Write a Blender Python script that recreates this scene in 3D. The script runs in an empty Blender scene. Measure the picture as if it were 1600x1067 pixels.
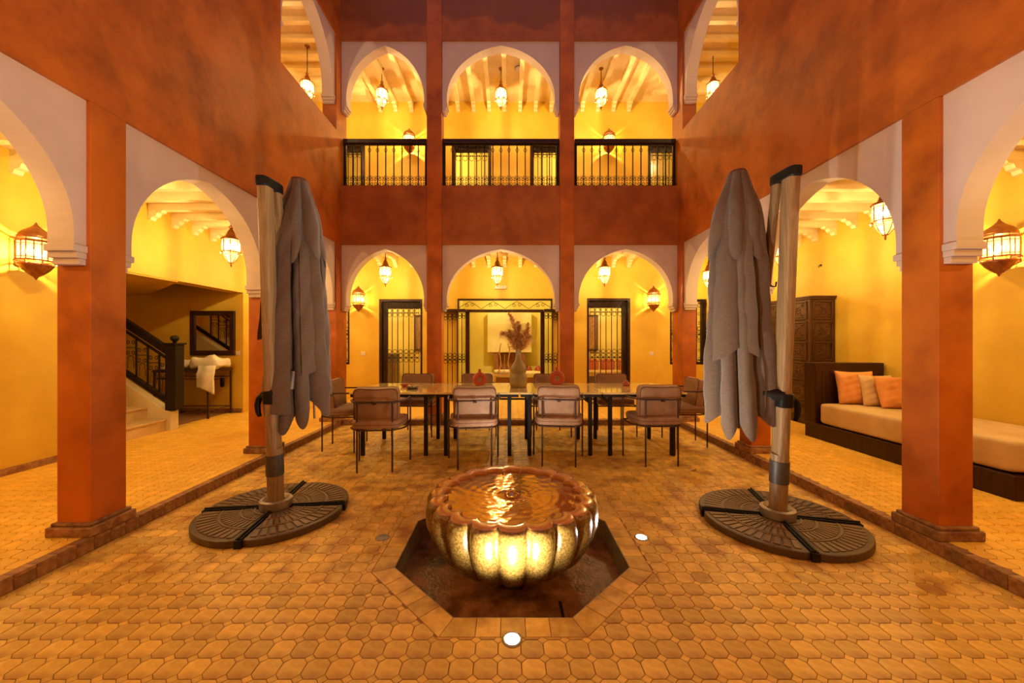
import bpy, bmesh, math, random
from mathutils import Vector, Matrix
random.seed(7)
PI = math.pi
S = bpy.context.scene
COL = S.collection

# ------------------------------------------------------------------ camera, world, exposure
CAM_H = 1.35
cam_d = bpy.data.cameras.new('camera')
cam_d.lens = 590.0 / 1600.0 * 36.0
cam_d.sensor_width = 36.0
cam_d.shift_x = 0.0031
cam_d.clip_start = 0.02
cam = bpy.data.objects.new('camera', cam_d)
COL.objects.link(cam)
cam.location = (0, 0, CAM_H)
cam.rotation_euler = (PI / 2, 0, 0)
S.camera = cam
S.view_settings.view_transform = 'Standard'
S.view_settings.look = 'None'
S.view_settings.gamma = 1.0
S.view_settings.exposure = 1.05
S.view_settings.use_curve_mapping = False
S.cycles.use_denoising = True
S.cycles.max_bounces = 7
S.cycles.diffuse_bounces = 4
S.cycles.glossy_bounces = 3
S.cycles.transparent_max_bounces = 12
S.cycles.sample_clamp_indirect = 6.0
S.cycles.caustics_reflective = False
S.cycles.caustics_refractive = False

W = bpy.data.worlds.new('dusk_sky')
S.world = W
W.use_nodes = True
bg = W.node_tree.nodes['Background']
bg.inputs[0].default_value = (0.29, 0.205, 0.29, 1)
bg.inputs[1].default_value = 0.62

LANTERN_W = 30.0          # watts of each hanging lantern's bulb
SCONCE_W = 13.0
FLOOR_SPOT_W = 150.0
WARM = (1.0, 0.75, 0.34)

# ------------------------------------------------------------------ materials
def nd(nt, t, **kw):
    n = nt.nodes.new(t)
    for k, v in kw.items():
        setattr(n, k, v)
    return n

def mat(name, c1, c2=None, rough=0.7, metal=0.0, scale=6.0, detail=5.0, bump=0.0, bscale=40.0, c3=None, s3=1.2,
        stretch=None, spec=0.5, rand=0.0, coat=0.0, trans=0.0, sheen=0.0, lohi=(0.35, 0.65)):
    m = bpy.data.materials.new(name)
    m.use_nodes = True
    nt = m.node_tree
    b = nt.nodes['Principled BSDF']
    b.inputs['Roughness'].default_value = rough
    b.inputs['Metallic'].default_value = metal
    b.inputs['Specular IOR Level'].default_value = spec
    b.inputs['Coat Weight'].default_value = coat
    b.inputs['Coat Roughness'].default_value = 0.08
    b.inputs['Sheen Weight'].default_value = sheen
    b.inputs['Transmission Weight'].default_value = trans
    c2 = c2 or c1
    tc = nd(nt, 'ShaderNodeTexCoord')
    vec = tc.outputs['Object']
    if stretch:
        mp = nd(nt, 'ShaderNodeMapping')
        mp.inputs['Scale'].default_value = stretch
        nt.links.new(vec, mp.inputs[0]); vec = mp.outputs[0]
    no = nd(nt, 'ShaderNodeTexNoise')
    no.inputs['Scale'].default_value = scale
    no.inputs['Detail'].default_value = detail
    no.inputs['Roughness'].default_value = 0.62
    nt.links.new(vec, no.inputs['Vector'])
    rp = nd(nt, 'ShaderNodeValToRGB')
    rp.color_ramp.elements[0].position = lohi[0]; rp.color_ramp.elements[0].color = (*c1, 1)
    rp.color_ramp.elements[1].position = lohi[1]; rp.color_ramp.elements[1].color = (*c2, 1)
    nt.links.new(no.outputs[0], rp.inputs[0])
    out = rp.outputs[0]
    if c3:
        n3 = nd(nt, 'ShaderNodeTexNoise')
        n3.inputs['Scale'].default_value = s3; n3.inputs['Detail'].default_value = 3
        nt.links.new(vec, n3.inputs['Vector'])
        r3 = nd(nt, 'ShaderNodeValToRGB')
        r3.color_ramp.elements[0].position = 0.5; r3.color_ramp.elements[0].color = (0, 0, 0, 1)
        r3.color_ramp.elements[1].position = 0.68; r3.color_ramp.elements[1].color = (1, 1, 1, 1)
        nt.links.new(n3.outputs[0], r3.inputs[0])
        mx = nd(nt, 'ShaderNodeMix', data_type='RGBA')
        nt.links.new(r3.outputs[0], mx.inputs[0])
        nt.links.new(out, mx.inputs[6])
        mx.inputs[7].default_value = (*c3, 1)
        out = mx.outputs[2]
    if rand:
        oi = nd(nt, 'ShaderNodeObjectInfo'); ge = nd(nt, 'ShaderNodeNewGeometry')
        ad = nd(nt, 'ShaderNodeMath', operation='ADD'); fr = nd(nt, 'ShaderNodeMath', operation='FRACT')
        nt.links.new(oi.outputs['Random'], ad.inputs[0]); nt.links.new(ge.outputs['Random Per Island'], ad.inputs[1])
        nt.links.new(ad.outputs[0], fr.inputs[0])
        mr = nd(nt, 'ShaderNodeMapRange')
        mr.inputs[3].default_value = 1 - rand; mr.inputs[4].default_value = 1 + rand * 0.7
        nt.links.new(fr.outputs[0], mr.inputs[0])
        hs = nd(nt, 'ShaderNodeHueSaturation')
        nt.links.new(mr.outputs[0], hs.inputs['Value']); nt.links.new(out, hs.inputs['Color'])
        out = hs.outputs[0]
    nt.links.new(out, b.inputs['Base Color'])
    if bump:
        bn = nd(nt, 'ShaderNodeTexNoise')
        bn.inputs['Scale'].default_value = bscale; bn.inputs['Detail'].default_value = 4
        nt.links.new(vec, bn.inputs['Vector'])
        bu = nd(nt, 'ShaderNodeBump')
        bu.inputs['Strength'].default_value = bump; bu.inputs['Distance'].default_value = 0.01
        nt.links.new(bn.outputs[0], bu.inputs['Height'])
        nt.links.new(bu.outputs[0], b.inputs['Normal'])
    return m

def emit(name, col, power):
    m = bpy.data.materials.new(name); m.use_nodes = True
    b = m.node_tree.nodes['Principled BSDF']
    b.inputs['Base Color'].default_value = (*col, 1)
    b.inputs['Emission Color'].default_value = (*col, 1)
    b.inputs['Emission Strength'].default_value = power
    return m

def clear_bulb(name, col, power):
    """clear glowing bulb: gives off light and lets light from its filament through"""
    m = bpy.data.materials.new(name); m.use_nodes = True
    nt = m.node_tree
    nt.nodes.remove(nt.nodes['Principled BSDF'])
    out = [n for n in nt.nodes if n.type == 'OUTPUT_MATERIAL'][0]
    tr = nd(nt, 'ShaderNodeBsdfTransparent'); em = nd(nt, 'ShaderNodeEmission'); ad = nd(nt, 'ShaderNodeAddShader')
    em.inputs[0].default_value = (*col, 1); em.inputs[1].default_value = power
    nt.links.new(tr.outputs[0], ad.inputs[0]); nt.links.new(em.outputs[0], ad.inputs[1]); nt.links.new(ad.outputs[0], out.inputs[0])
    m.cycles.emission_sampling = 'NONE' if hasattr(m.cycles, 'emission_sampling') else None
    return m

def glassy(name, col, transp=0.75, rough=0.2, glow=0.0):
    """thin pane: lets light straight through, with a frosted and a shiny share"""
    m = bpy.data.materials.new(name); m.use_nodes = True
    nt = m.node_tree
    for n in list(nt.nodes):
        if n.type != 'OUTPUT_MATERIAL': nt.nodes.remove(n)
    out = [n for n in nt.nodes if n.type == 'OUTPUT_MATERIAL'][0]
    tr = nd(nt, 'ShaderNodeBsdfTransparent'); tr.inputs[0].default_value = (*col, 1)
    tl = nd(nt, 'ShaderNodeBsdfTranslucent'); tl.inputs[0].default_value = (*col, 1)
    gl = nd(nt, 'ShaderNodeBsdfGlossy'); gl.inputs[1].default_value = rough
    a = nd(nt, 'ShaderNodeMixShader'); a.inputs[0].default_value = 1 - transp
    nt.links.new(tr.outputs[0], a.inputs[1]); nt.links.new(tl.outputs[0], a.inputs[2])
    fz = nd(nt, 'ShaderNodeMixShader'); fz.inputs[0].default_value = 0.06
    nt.links.new(a.outputs[0], fz.inputs[1]); nt.links.new(gl.outputs[0], fz.inputs[2])
    nt.links.new(fz.outputs[0], out.inputs[0])
    return m

M = {}
M['terracotta'] = mat('terracotta_plaster', (0.27, 0.056, 0.002), (0.56, 0.142, 0.006), rough=0.5, scale=3.2, detail=12, bump=0.3, bscale=14,
                      c3=(0.56, 0.150, 0.010), s3=1.3, lohi=(0.30, 0.70))
def stained(m, top, soft):
    """old damp stains creeping down from the wall head, with ragged edges"""
    nt = m.node_tree; b = nt.nodes['Principled BSDF']
    src = b.inputs['Base Color'].links[0].from_socket
    tc = nd(nt, 'ShaderNodeTexCoord'); sx = nd(nt, 'ShaderNodeSeparateXYZ'); no = nd(nt, 'ShaderNodeTexNoise')
    no.inputs['Scale'].default_value = 1.1; no.inputs['Detail'].default_value = 8
    nt.links.new(tc.outputs['Object'], no.inputs['Vector']); nt.links.new(tc.outputs['Object'], sx.inputs[0])
    mu = nd(nt, 'ShaderNodeMath', operation='MULTIPLY_ADD'); mu.inputs[1].default_value = 1.5
    nt.links.new(no.outputs[0], mu.inputs[0]); nt.links.new(sx.outputs[2], mu.inputs[2])
    mr = nd(nt, 'ShaderNodeMapRange'); mr.inputs[1].default_value = top; mr.inputs[2].default_value = top + soft; mr.inputs[4].default_value = 0.72
    nt.links.new(mu.outputs[0], mr.inputs[0])
    mx = nd(nt, 'ShaderNodeMix', data_type='RGBA')
    nt.links.new(mr.outputs[0], mx.inputs[0]); nt.links.new(src, mx.inputs[6]); mx.inputs[7].default_value = (0.19, 0.050, 0.014, 1)
    nt.links.new(mx.outputs[2], b.inputs['Base Color'])
    return m
M['stained'] = stained(mat('stained_terracotta_plaster', (0.27, 0.066, 0.008), (0.46, 0.135, 0.022), rough=0.55, scale=3.2, detail=12, bump=0.3, bscale=14, lohi=(0.3, 0.7)), 7.33, 0.10)
M['yellow'] = mat('yellow_plaster', (0.62, 0.375, 0.026), (0.72, 0.47, 0.048), rough=0.6, scale=1.6, detail=8, bump=0.15, bscale=8)
M['room'] = mat('pale_lime_plaster', (0.72, 0.62, 0.17), (0.78, 0.68, 0.22), rough=0.7, scale=1.5, bump=0.08, bscale=10)
M['white'] = mat('white_plaster', (0.60, 0.49, 0.43), (0.66, 0.545, 0.48), rough=0.75, scale=2.0, bump=0.06, bscale=12)
M['ceil'] = mat('painted_ceiling_wood', (0.72, 0.56, 0.27), (0.84, 0.69, 0.38), rough=0.6, scale=3.5, detail=6, bump=0.06, bscale=30, stretch=(1, 1, 1))
M['tile'] = mat('terracotta_floor_tile', (0.60, 0.345, 0.052), (0.80, 0.52, 0.11), rough=0.46, scale=14, detail=8, bump=0.35, bscale=35,
                c3=(0.40, 0.19, 0.035), s3=5.0, rand=0.20, spec=0.45)
M['gtile'] = mat('gallery_floor_tile', (0.76, 0.43, 0.045), (0.86, 0.52, 0.07), rough=0.5, scale=10, detail=6, bump=0.2, bscale=30, rand=0.07, spec=0.35)
M['grout'] = mat('brown_grout', (0.24, 0.105, 0.028), (0.32, 0.15, 0.045), rough=0.85, scale=20)
M['kerb'] = mat('kerb_brick_clay', (0.22, 0.10, 0.035), (0.42, 0.22, 0.085), rough=0.7, scale=22, bump=0.5, bscale=40, rand=0.25, c3=(0.20, 0.07, 0.035), s3=12)
M['wet'] = mat('wet_stone', (0.16, 0.06, 0.016), (0.40, 0.17, 0.05), rough=0.25, scale=7, detail=9, bump=0.5, bscale=45, c3=(0.05, 0.02, 0.008), s3=3)
M['basinwall'] = mat('basin_stone', (0.20, 0.17, 0.11), (0.34, 0.27, 0.15), rough=0.45, scale=14, bump=0.4)
M['bowl'] = mat('speckled_stone', (0.13, 0.072, 0.012), (0.23, 0.148, 0.032), rough=0.27, scale=85, detail=2, bump=0.22, bscale=120, coat=0.5, lohi=(0.42, 0.58))
M['rim'] = mat('polished_amber_stone', (0.46, 0.19, 0.045), (0.56, 0.25, 0.07), rough=0.14, scale=9, coat=0.6)
M['water'] = mat('rippling_water', (0.42, 0.23, 0.06), (0.50, 0.28, 0.08), rough=0.07, metal=0.72, scale=3, bump=0.12, bscale=26, spec=0.8)
M['darkwood'] = mat('dark_stained_wood', (0.022, 0.007, 0.004), (0.050, 0.017, 0.008), spec=0.3, rough=0.35, scale=4, stretch=(8, 8, 1), detail=6, bump=0.1, bscale=20)
M['wardwood'] = mat('carved_walnut', (0.060, 0.024, 0.009), (0.105, 0.042, 0.016), spec=0.35, rough=0.35, scale=5, stretch=(8, 8, 1), bump=0.12, bscale=20)
M['iron'] = mat('black_iron', (0.010, 0.006, 0.005), (0.018, 0.010, 0.007), spec=0.25, rough=0.45, metal=0.0, scale=20)
M['rust'] = mat('brown_painted_iron', (0.05, 0.020, 0.010), (0.08, 0.032, 0.015), rough=0.5, metal=0.3, scale=20)
M['mast'] = mat('wood_grain_aluminium', (0.22, 0.135, 0.058), (0.36, 0.24, 0.115), rough=0.42, spec=0.35, metal=0.0, scale=5, stretch=(22, 22, 0.6), detail=6, coat=0.0)
M['canopy'] = mat('taupe_canvas', (0.100, 0.066, 0.041), (0.140, 0.094, 0.061), rough=0.9, scale=30, stretch=(1, 1, 6), bump=0.25, bscale=180, sheen=0.25)
M['black'] = mat('black_plastic', (0.006, 0.006, 0.006), (0.011, 0.010, 0.010), spec=0.22, rough=0.5, scale=10)
M['sleeve'] = mat('dark_grey_sleeve', (0.05, 0.043, 0.035), (0.08, 0.07, 0.055), rough=0.45, scale=12)
M['steel'] = mat('grey_cast_metal', (0.26, 0.22, 0.18), (0.38, 0.33, 0.28), rough=0.4, metal=0.5, scale=18)
M['resin'] = mat('brown_resin_plate', (0.050, 0.027, 0.013), (0.085, 0.047, 0.024), rough=0.42, scale=12, bump=0.15, bscale=60)
M['resin2'] = mat('raised_resin_relief', (0.105, 0.058, 0.028), (0.16, 0.092, 0.048), rough=0.42, scale=12, bump=0.15, bscale=60)
M['leather'] = mat('tan_cushion_fabric', (0.27, 0.145, 0.068), (0.36, 0.205, 0.105), rough=0.62, scale=9, detail=7, bump=0.25, bscale=60)
M['piping'] = mat('dark_piping', (0.10, 0.035, 0.015), (0.14, 0.05, 0.02), rough=0.6)
M['tabletop'] = mat('sand_table_top', (0.72, 0.54, 0.20), (0.80, 0.62, 0.27), rough=0.22, scale=4, detail=7, coat=1.0)
M['brass'] = mat('aged_brass', (0.26, 0.105, 0.032), (0.44, 0.20, 0.065), rough=0.32, metal=0.85, scale=20)
M['copper'] = mat('copper_lantern_metal', (0.24, 0.085, 0.028), (0.42, 0.17, 0.055), rough=0.35, metal=0.75, scale=22)
M['glass'] = glassy('lantern_glass', (1.0, 0.95, 0.86), 0.975)
M['amber'] = glassy('amber_glass', (1.0, 0.80, 0.50), 0.90)
M['bulb'] = clear_bulb('lamp_bulb', (1.0, 0.80, 0.50), 12.0)
M['bulb2'] = clear_bulb('sconce_bulb', (1.0, 0.72, 0.38), 6.0)
M['led'] = emit('floor_light_glass', (1.0, 0.98, 0.95), 60.0)
M['deadled'] = mat('unlit_lens', (0.30, 0.25, 0.2), (0.4, 0.33, 0.26), rough=0.2)
M['vase'] = mat('olive_ceramic', (0.27, 0.235, 0.11), (0.35, 0.30, 0.15), rough=0.45, scale=6)
M['redclay'] = mat('red_clay_ceramic', (0.42, 0.075, 0.028), (0.52, 0.11, 0.045), rough=0.4, scale=8)
M['pampas'] = mat('dried_pampas', (0.80, 0.44, 0.12), (0.90, 0.58, 0.22), rough=0.9, scale=30)
M['mattress'] = mat('beige_mattress_cloth', (0.55, 0.39, 0.18), (0.64, 0.47, 0.24), rough=0.8, scale=5, bump=0.12, bscale=40)
M['orange'] = mat('orange_cushion_cloth', (0.66, 0.27, 0.07), (0.78, 0.35, 0.10), rough=0.8, scale=6, bump=0.2, bscale=30)
M['sandcloth'] = mat('sand_cushion_cloth', (0.56, 0.38, 0.16), (0.66, 0.47, 0.22), rough=0.8, scale=6, bump=0.2, bscale=30)
M['linen'] = mat('cream_linen', (0.70, 0.62, 0.42), (0.80, 0.72, 0.52), rough=0.85, scale=6, bump=0.3, bscale=25)
M['mirror'] = mat('mirror_glass', (0.80, 0.80, 0.78), rough=0.02, metal=1.0)
M['pale'] = mat('pale_stucco', (0.68, 0.57, 0.30), (0.76, 0.65, 0.38), rough=0.7, scale=3)
M['step'] = mat('stair_stone', (0.56, 0.38, 0.16), (0.66, 0.47, 0.22), rough=0.5, scale=7, bump=0.15)
M['plastic'] = mat('white_plastic', (0.66, 0.60, 0.52), rough=0.4)
M['gold'] = mat('gilded_metal', (0.70, 0.46, 0.16), (0.80, 0.55, 0.22), rough=0.3, metal=0.6, scale=12)
M['brownbrick'] = mat('brown_hearth_brick', (0.22, 0.085, 0.03), (0.34, 0.14, 0.05), rough=0.7, scale=14, bump=0.4)
M['litpane'] = emit('lit_window_glass', (1.0, 0.66, 0.16), 0.85)
M['leaf'] = mat('dry_leaf', (0.55, 0.30, 0.13), (0.66, 0.40, 0.2), rough=0.7, scale=20)

# ------------------------------------------------------------------ mesh helpers
class MB:
    def __init__(s):
        s.v = []; s.f = []
    def add(s, vs, fs, mx=None):
        n = len(s.v)
        s.v += [tuple(mx @ Vector(p)) if mx else tuple(p) for p in vs]
        s.f += [tuple(i + n for i in f) for f in fs]
        return s
    def box(s, x0, x1, y0, y1, z0, z1, mx=None):
        return s.add([(x0, y0, z0), (x1, y0, z0), (x1, y1, z0), (x0, y1, z0), (x0, y0, z1), (x1, y0, z1), (x1, y1, z1), (x0, y1, z1)],
                     [(0, 3, 2, 1), (4, 5, 6, 7), (0, 1, 5, 4), (1, 2, 6, 5), (2, 3, 7, 6), (3, 0, 4, 7)], mx)
    def tube(s, pts, r, n=6, closed=False, mx=None, phase=0.0):
        pts = [Vector(p) for p in pts]; k = len(pts)
        rs = r if isinstance(r, (list, tuple)) else [r] * k
        vs = []; fs = []
        t0 = (pts[1] - pts[0]).normalized()
        ref = Vector((0, 0, 1)) if abs(t0.z) < 0.9 else Vector((0, 1, 0))
        a = t0.cross(ref).normalized()
        for i in range(k):
            if closed: t = (pts[(i + 1) % k] - pts[i - 1])
            else: t = pts[min(i + 1, k - 1)] - pts[max(i - 1, 0)]
            t.normalize()
            a = a - t * a.dot(t)
            if a.length < 1e-6: a = t.orthogonal()
            a.normalize(); b = t.cross(a)
            for j in range(n):
                an = 2 * PI * j / n + phase
                vs.append(pts[i] + (a * math.cos(an) + b * math.sin(an)) * rs[i])
        for i in range(k if closed else k - 1):
            for j in range(n):
                p = i * n; q = ((i + 1) % k) * n
                fs.append((p + j, p + (j + 1) % n, q + (j + 1) % n, q + j))
        if not closed:
            fs.append(tuple(range(n - 1, -1, -1))); fs.append(tuple((k - 1) * n + j for j in range(n)))
        return s.add(vs, fs, mx)
    def lathe(s, prof, n=20, cx=0, cy=0, cz=0, mx=None, cap=True, phase=0.0, mod=None):
        vs = []; fs = []
        for (r, z) in prof:
            for j in range(n):
                a = 2 * PI * j / n + phase
                q = r * (mod(a, z) if mod else 1)
                vs.append((cx + q * math.cos(a), cy + q * math.sin(a), cz + z))
        for i in range(len(prof) - 1):
            for j in range(n):
                fs.append((i * n + j, i * n + (j + 1) % n, (i + 1) * n + (j + 1) % n, (i + 1) * n + j))
        if cap:
            fs.append(tuple(range(n - 1, -1, -1))); fs.append(tuple((len(prof) - 1) * n + j for j in range(n)))
        return s.add(vs, fs, mx)
    def prism(s, poly, lo, hi, axis='z', mx=None):
        n = len(poly)
        def P(a, b, c):
            return (a, b, c) if axis == 'z' else ((a, c, b) if axis == 'y' else (c, a, b))
        vs = [P(a, b, lo) for a, b in poly] + [P(a, b, hi) for a, b in poly]
        fs = [tuple(range(n - 1, -1, -1)), tuple(range(n, 2 * n))] + [(i, (i + 1) % n, n + (i + 1) % n, n + i) for i in range(n)]
        return s.add(vs, fs, mx)
    def sq(s, a, b, c, e1=0.4, e2=0.4, nu=24, nv=14, mx=None, fn=None):
        """super-ellipsoid: rounded box or cushion"""
        N = max(3, min(14, nu // 3))
        idx = {}; vs = []; fs = []
        def vert(p):
            k = (round(p[0], 5), round(p[1], 5), round(p[2], 5))
            if k not in idx:
                x, y, z = [math.sin(w * PI / 2 * 0.86) / math.sin(PI / 2 * 0.86) for w in p]
                F = ((abs(x) ** (2 / e2) + abs(y) ** (2 / e2)) ** (e2 / e1) + abs(z) ** (2 / e1)) ** (-e1 / 2)
                q = (a * x * F, b * y * F, c * z * F)
                idx[k] = len(vs); vs.append(fn(q) if fn else q)
            return idx[k]
        for ax in range(3):
            for sg in (-1, 1):
                for i in range(N):
                    for j in range(N):
                        f = []
                        for di, dj in ((0, 0), (1, 0), (1, 1), (0, 1)):
                            p = [0, 0, 0]; p[ax] = sg; p[(ax + 1) % 3] = -1 + 2 * (i + di) / N; p[(ax + 2) % 3] = -1 + 2 * (j + dj) / N
                            f.append(vert(p))
                        fs.append(tuple(f))
        return s.add(vs, fs, mx)
    def mesh(s, name):
        me = bpy.data.meshes.new(name)
        me.from_pydata(s.v, [], s.f)
        bm = bmesh.new(); bm.from_mesh(me)
        bmesh.ops.remove_doubles(bm, verts=bm.verts, dist=1e-6)
        bmesh.ops.recalc_face_normals(bm, faces=bm.faces)
        bm.to_mesh(me); bm.free()
        return me
    def build(s, name, m, parent=None, smooth=False, bevel=0.0, loc=None, rot=None, kind=None):
        me = s.mesh(name)
        return obj(name, me, m, parent, smooth, bevel, loc, rot, kind)

def obj(name, me, m, parent=None, smooth=False, bevel=0.0, loc=None, rot=None, kind=None):
    if m is not None and not me.materials:
        me.materials.append(M[m])
    if smooth:
        me.polygons.foreach_set('use_smooth', [True] * len(me.polygons))
        if smooth == 'auto':
            me.set_sharp_from_angle(angle=math.radians(38))
    o = bpy.data.objects.new(name, me)
    COL.objects.link(o)
    if parent: o.parent = parent
    if loc: o.location = loc
    if rot: o.rotation_euler = rot
    if kind: o['kind'] = kind
    if bevel:
        b = o.modifiers.new('edge', 'BEVEL'); b.width = bevel; b.segments = 2; b.limit_method = 'ANGLE'; b.angle_limit = math.radians(40)
    return o

def tag(o, label, cat, group=None, kind=None):
    o['label'] = label; o['category'] = cat
    if group: o['group'] = group
    if kind: o['kind'] = kind
    return o

def thing(name, label, cat, loc=(0, 0, 0), rz=0.0, group=None, kind=None):
    o = bpy.data.objects.new(name, None)
    o.empty_display_size = 0.1
    COL.objects.link(o)
    o.location = loc; o.rotation_euler = (0, 0, rz)
    return tag(o, label, cat, group, kind)

def struct(o, label=None):
    o['kind'] = 'structure'
    if label: o['label'] = label
    return o

def copy_tree(o, parent=None):
    c = o.copy(); COL.objects.link(c); c.parent = parent
    for ch in list(o.children):
        copy_tree(ch, c)
    return c

def rotm(axis, deg, at=(0, 0, 0)):
    return Matrix.Translation(at) @ Matrix.Rotation(math.radians(deg), 4, axis)

# ------------------------------------------------------------------ layout constants (metres)
XL, XR = -2.73, 2.75            # courtyard faces of the side walls
YB = 6.13                       # courtyard face of the back wall
T = 0.22                        # wall and column thickness
OXL, OXR = -4.75, 4.92          # outer walls of the side galleries
OYB = 8.20                      # back wall of the rear gallery
YF = -1.2                       # front end of the courtyard
GZ = 0.085                      # gallery floor level
ZS = 2.92                       # top of the lower arch panels
ZU = 3.88                       # sill of the upper openings
ZUT = 6.24                      # top of the upper arch panels
ZTOP = 8.2
COLS = [(0.62, 0.84), (2.44, 2.67), (4.28, 4.50)]
FX, FY = 0.02, 2.55             # centre of the fountain
AP = 0.705                      # apothem of the octagonal basin
# ================================================================== THE SETTING
# ---- courtyard walls (terracotta)
def wall(name, boxes, m, label):
    b = MB()
    for q in boxes: b.box(*q)
    return struct(b.build(name, m), label)

for nm, xa, xb, lab in (('wall_left', XL - T, XL, 'terracotta plastered courtyard wall above the stair side arcade'),
                        ('wall_right', XR, XR + T, 'terracotta plastered courtyard wall above the daybed side arcade')):
    wall(nm, [(xa, xb, YF, 4.52, ZS, ZTOP), (xa, xb, 4.52, 5.98, ZS, 4.70), (xa, xb, 4.52, 5.98, ZUT, ZTOP), (xa, xb, 5.98, YB + T, ZS, ZTOP)], 'terracotta', lab)
wall('wall_back', [(XL, XR, YB, YB + T, ZS, ZU), (XL, XR, YB, YB + T, ZUT, ZTOP)], 'stained',
     'terracotta plastered courtyard wall above the dining table arcade')
wall('wall_front', [(OXL - 0.2, OXR + 0.2, YF - 0.2, YF, -0.2, ZTOP)], 'terracotta', 'terracotta courtyard wall behind the viewer')

# ---- columns with their stepped plinths
def column(x0, x1, y0, y1, z0, z1, label, plinth=True, p=0.038):
    b = MB().box(x0, x1, y0, y1, z0, z1)
    o = struct(b.build('column', 'terracotta', bevel=0.004), label)
    if plinth:
        q = MB().box(x0 - p, x1 + p, y0 - p, y1 + p, z0, z0 + 0.062)
        q.box(x0 - p * 0.55, x1 + p * 0.55, y0 - p * 0.55, y1 + p * 0.55, z0 + 0.062, z0 + 0.085)
        q.build('plinth', 'kerb', o, bevel=0.008)
    return o

for i, (ya, yb) in enumerate(COLS):
    where = ('behind the viewer', 'nearest the viewer', 'behind the umbrella')[i]
    dl, dr = (0.025, -0.025) if i == 1 else (0, 0)
    column(XL - T, XL, ya + dl, yb + dl, GZ, ZS, 'square terracotta arcade column on the stair side, ' + where)
    column(XR, XR + T, ya + dr, yb + dr, GZ, ZS, 'square terracotta arcade column on the daybed side, ' + where)
column(XL - T, XL, 5.98, YB + T, GZ, ZS, 'terracotta corner column behind the end chair on the stair side')
column(XR, XR + T, 5.98, YB + T, GZ, ZS, 'terracotta corner column behind the end chair on the daybed side')
BC = [(-1.33, -1.09), (0.83, 1.06)]
column(*BC[0], YB - 0.012, YB + T, GZ, ZTOP, 'tall terracotta column between the lantern arch and the central doorway arch')
column(*BC[1], YB - 0.012, YB + T, GZ, ZTOP, 'tall terracotta column between the central doorway arch and the bright lantern arch')

# ---- white pointed arch panels with stepped imposts
def arch_panel(axis, face, inward, u0, u1, a0, a1, zf, zs, za, zt, label, thick=0.17, rec=0.028):
    """axis 'x': panel runs along X (back wall); axis 'y': runs along Y (side walls). inward: +1/-1 direction away from the court"""
    lo = face + inward * rec; hi = face + inward * (rec + thick)
    c = (a0 + a1) / 2; a = (a1 - a0) / 2; H = za - zs
    H0 = max(H, 1.17 * a)
    R = (H0 * H0 + a * a) / (2 * a); cc = R - a
    pts = [(a0, zf)]
    n = 18
    th1 = math.atan2(H0, cc)
    for i in range(n + 1):
        th = th1 * i / n
        pts.append((c - (R * math.cos(th) - cc), zs + R * math.sin(th) * H / H0))
    right = [(2 * c - u, z) for u, z in reversed(pts[:-1])]
    pts = pts + right
    def P(u, d, z):
        return (u, d, z) if axis == 'x' else (d, u, z)
    vs = []; fs = []
    N = len(pts)
    for d in (lo, hi):
        vs += [P(u, d, z) for u, z in pts]
        vs += [P(u, d, zt) for u, z in pts]
        vs += [P(u0, d, zf), P(u0, d, zt), P(u1, d, zf), P(u1, d, zt)]
    L = 2 * N + 4
    for k in (0, 1):
        o = k * L
        for i in range(N - 1):
            fs.append((o + i, o + i + 1, o + N + i + 1, o + N + i))
        fs.append((o + 2 * N, o, o + N, o + 2 * N + 1))
        fs.append((o + N - 1, o + 2 * N + 2, o + 2 * N + 3, o + 2 * N - 1))
    for i in range(N - 1):
        fs.append((i, i + 1, L + i + 1, L + i))
    fs.append((2 * N, 0, L, L + 2 * N)); fs.append((N - 1, 2 * N + 2, L + 2 * N + 2, L + N - 1))
    fs.append((2 * N, 2 * N + 1, L + 2 * N + 1, L + 2 * N)); fs.append((2 * N + 2, 2 * N + 3, L + 2 * N + 3, L + 2 * N + 2))
    fs.append((2 * N + 1, 2 * N + 3, L + 2 * N + 3, L + 2 * N + 1))
    o = struct(MB().add(vs, fs).build('wall_arch_panel', 'white'), label)
    # imposts: three receding steps under each foot
    for (e, f, sg) in ((u0, a0, 1), (u1, a1, -1)):
        b = MB()
        ov = abs(f - e)
        for k, (z0, z1, w) in enumerate(((zf - 0.045, zf, 1.0), (zf - 0.085, zf - 0.045, 0.72), (zf - 0.125, zf - 0.085, 0.45))):
            if ov > 0.2: e2 = f - sg * (ov); w2 = ov + 0.0 - (1 - w) * 0.05
            else: e2 = e; w2 = ov * w + 0.012
            p = 0.012 - 0.006 * k if ov <= 0.2 else 0.03 - 0.005 * k
            x0, x1 = sorted((e2, e2 + sg * w2)); y0, y1 = sorted((lo - inward * p, hi + inward * p))
            b.box(x0, x1, y0, y1, z0, z1) if axis == 'x' else b.box(y0, y1, x0, x1, z0, z1)
        b.build('impost', 'white', o, bevel=0.004)
    return o

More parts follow.
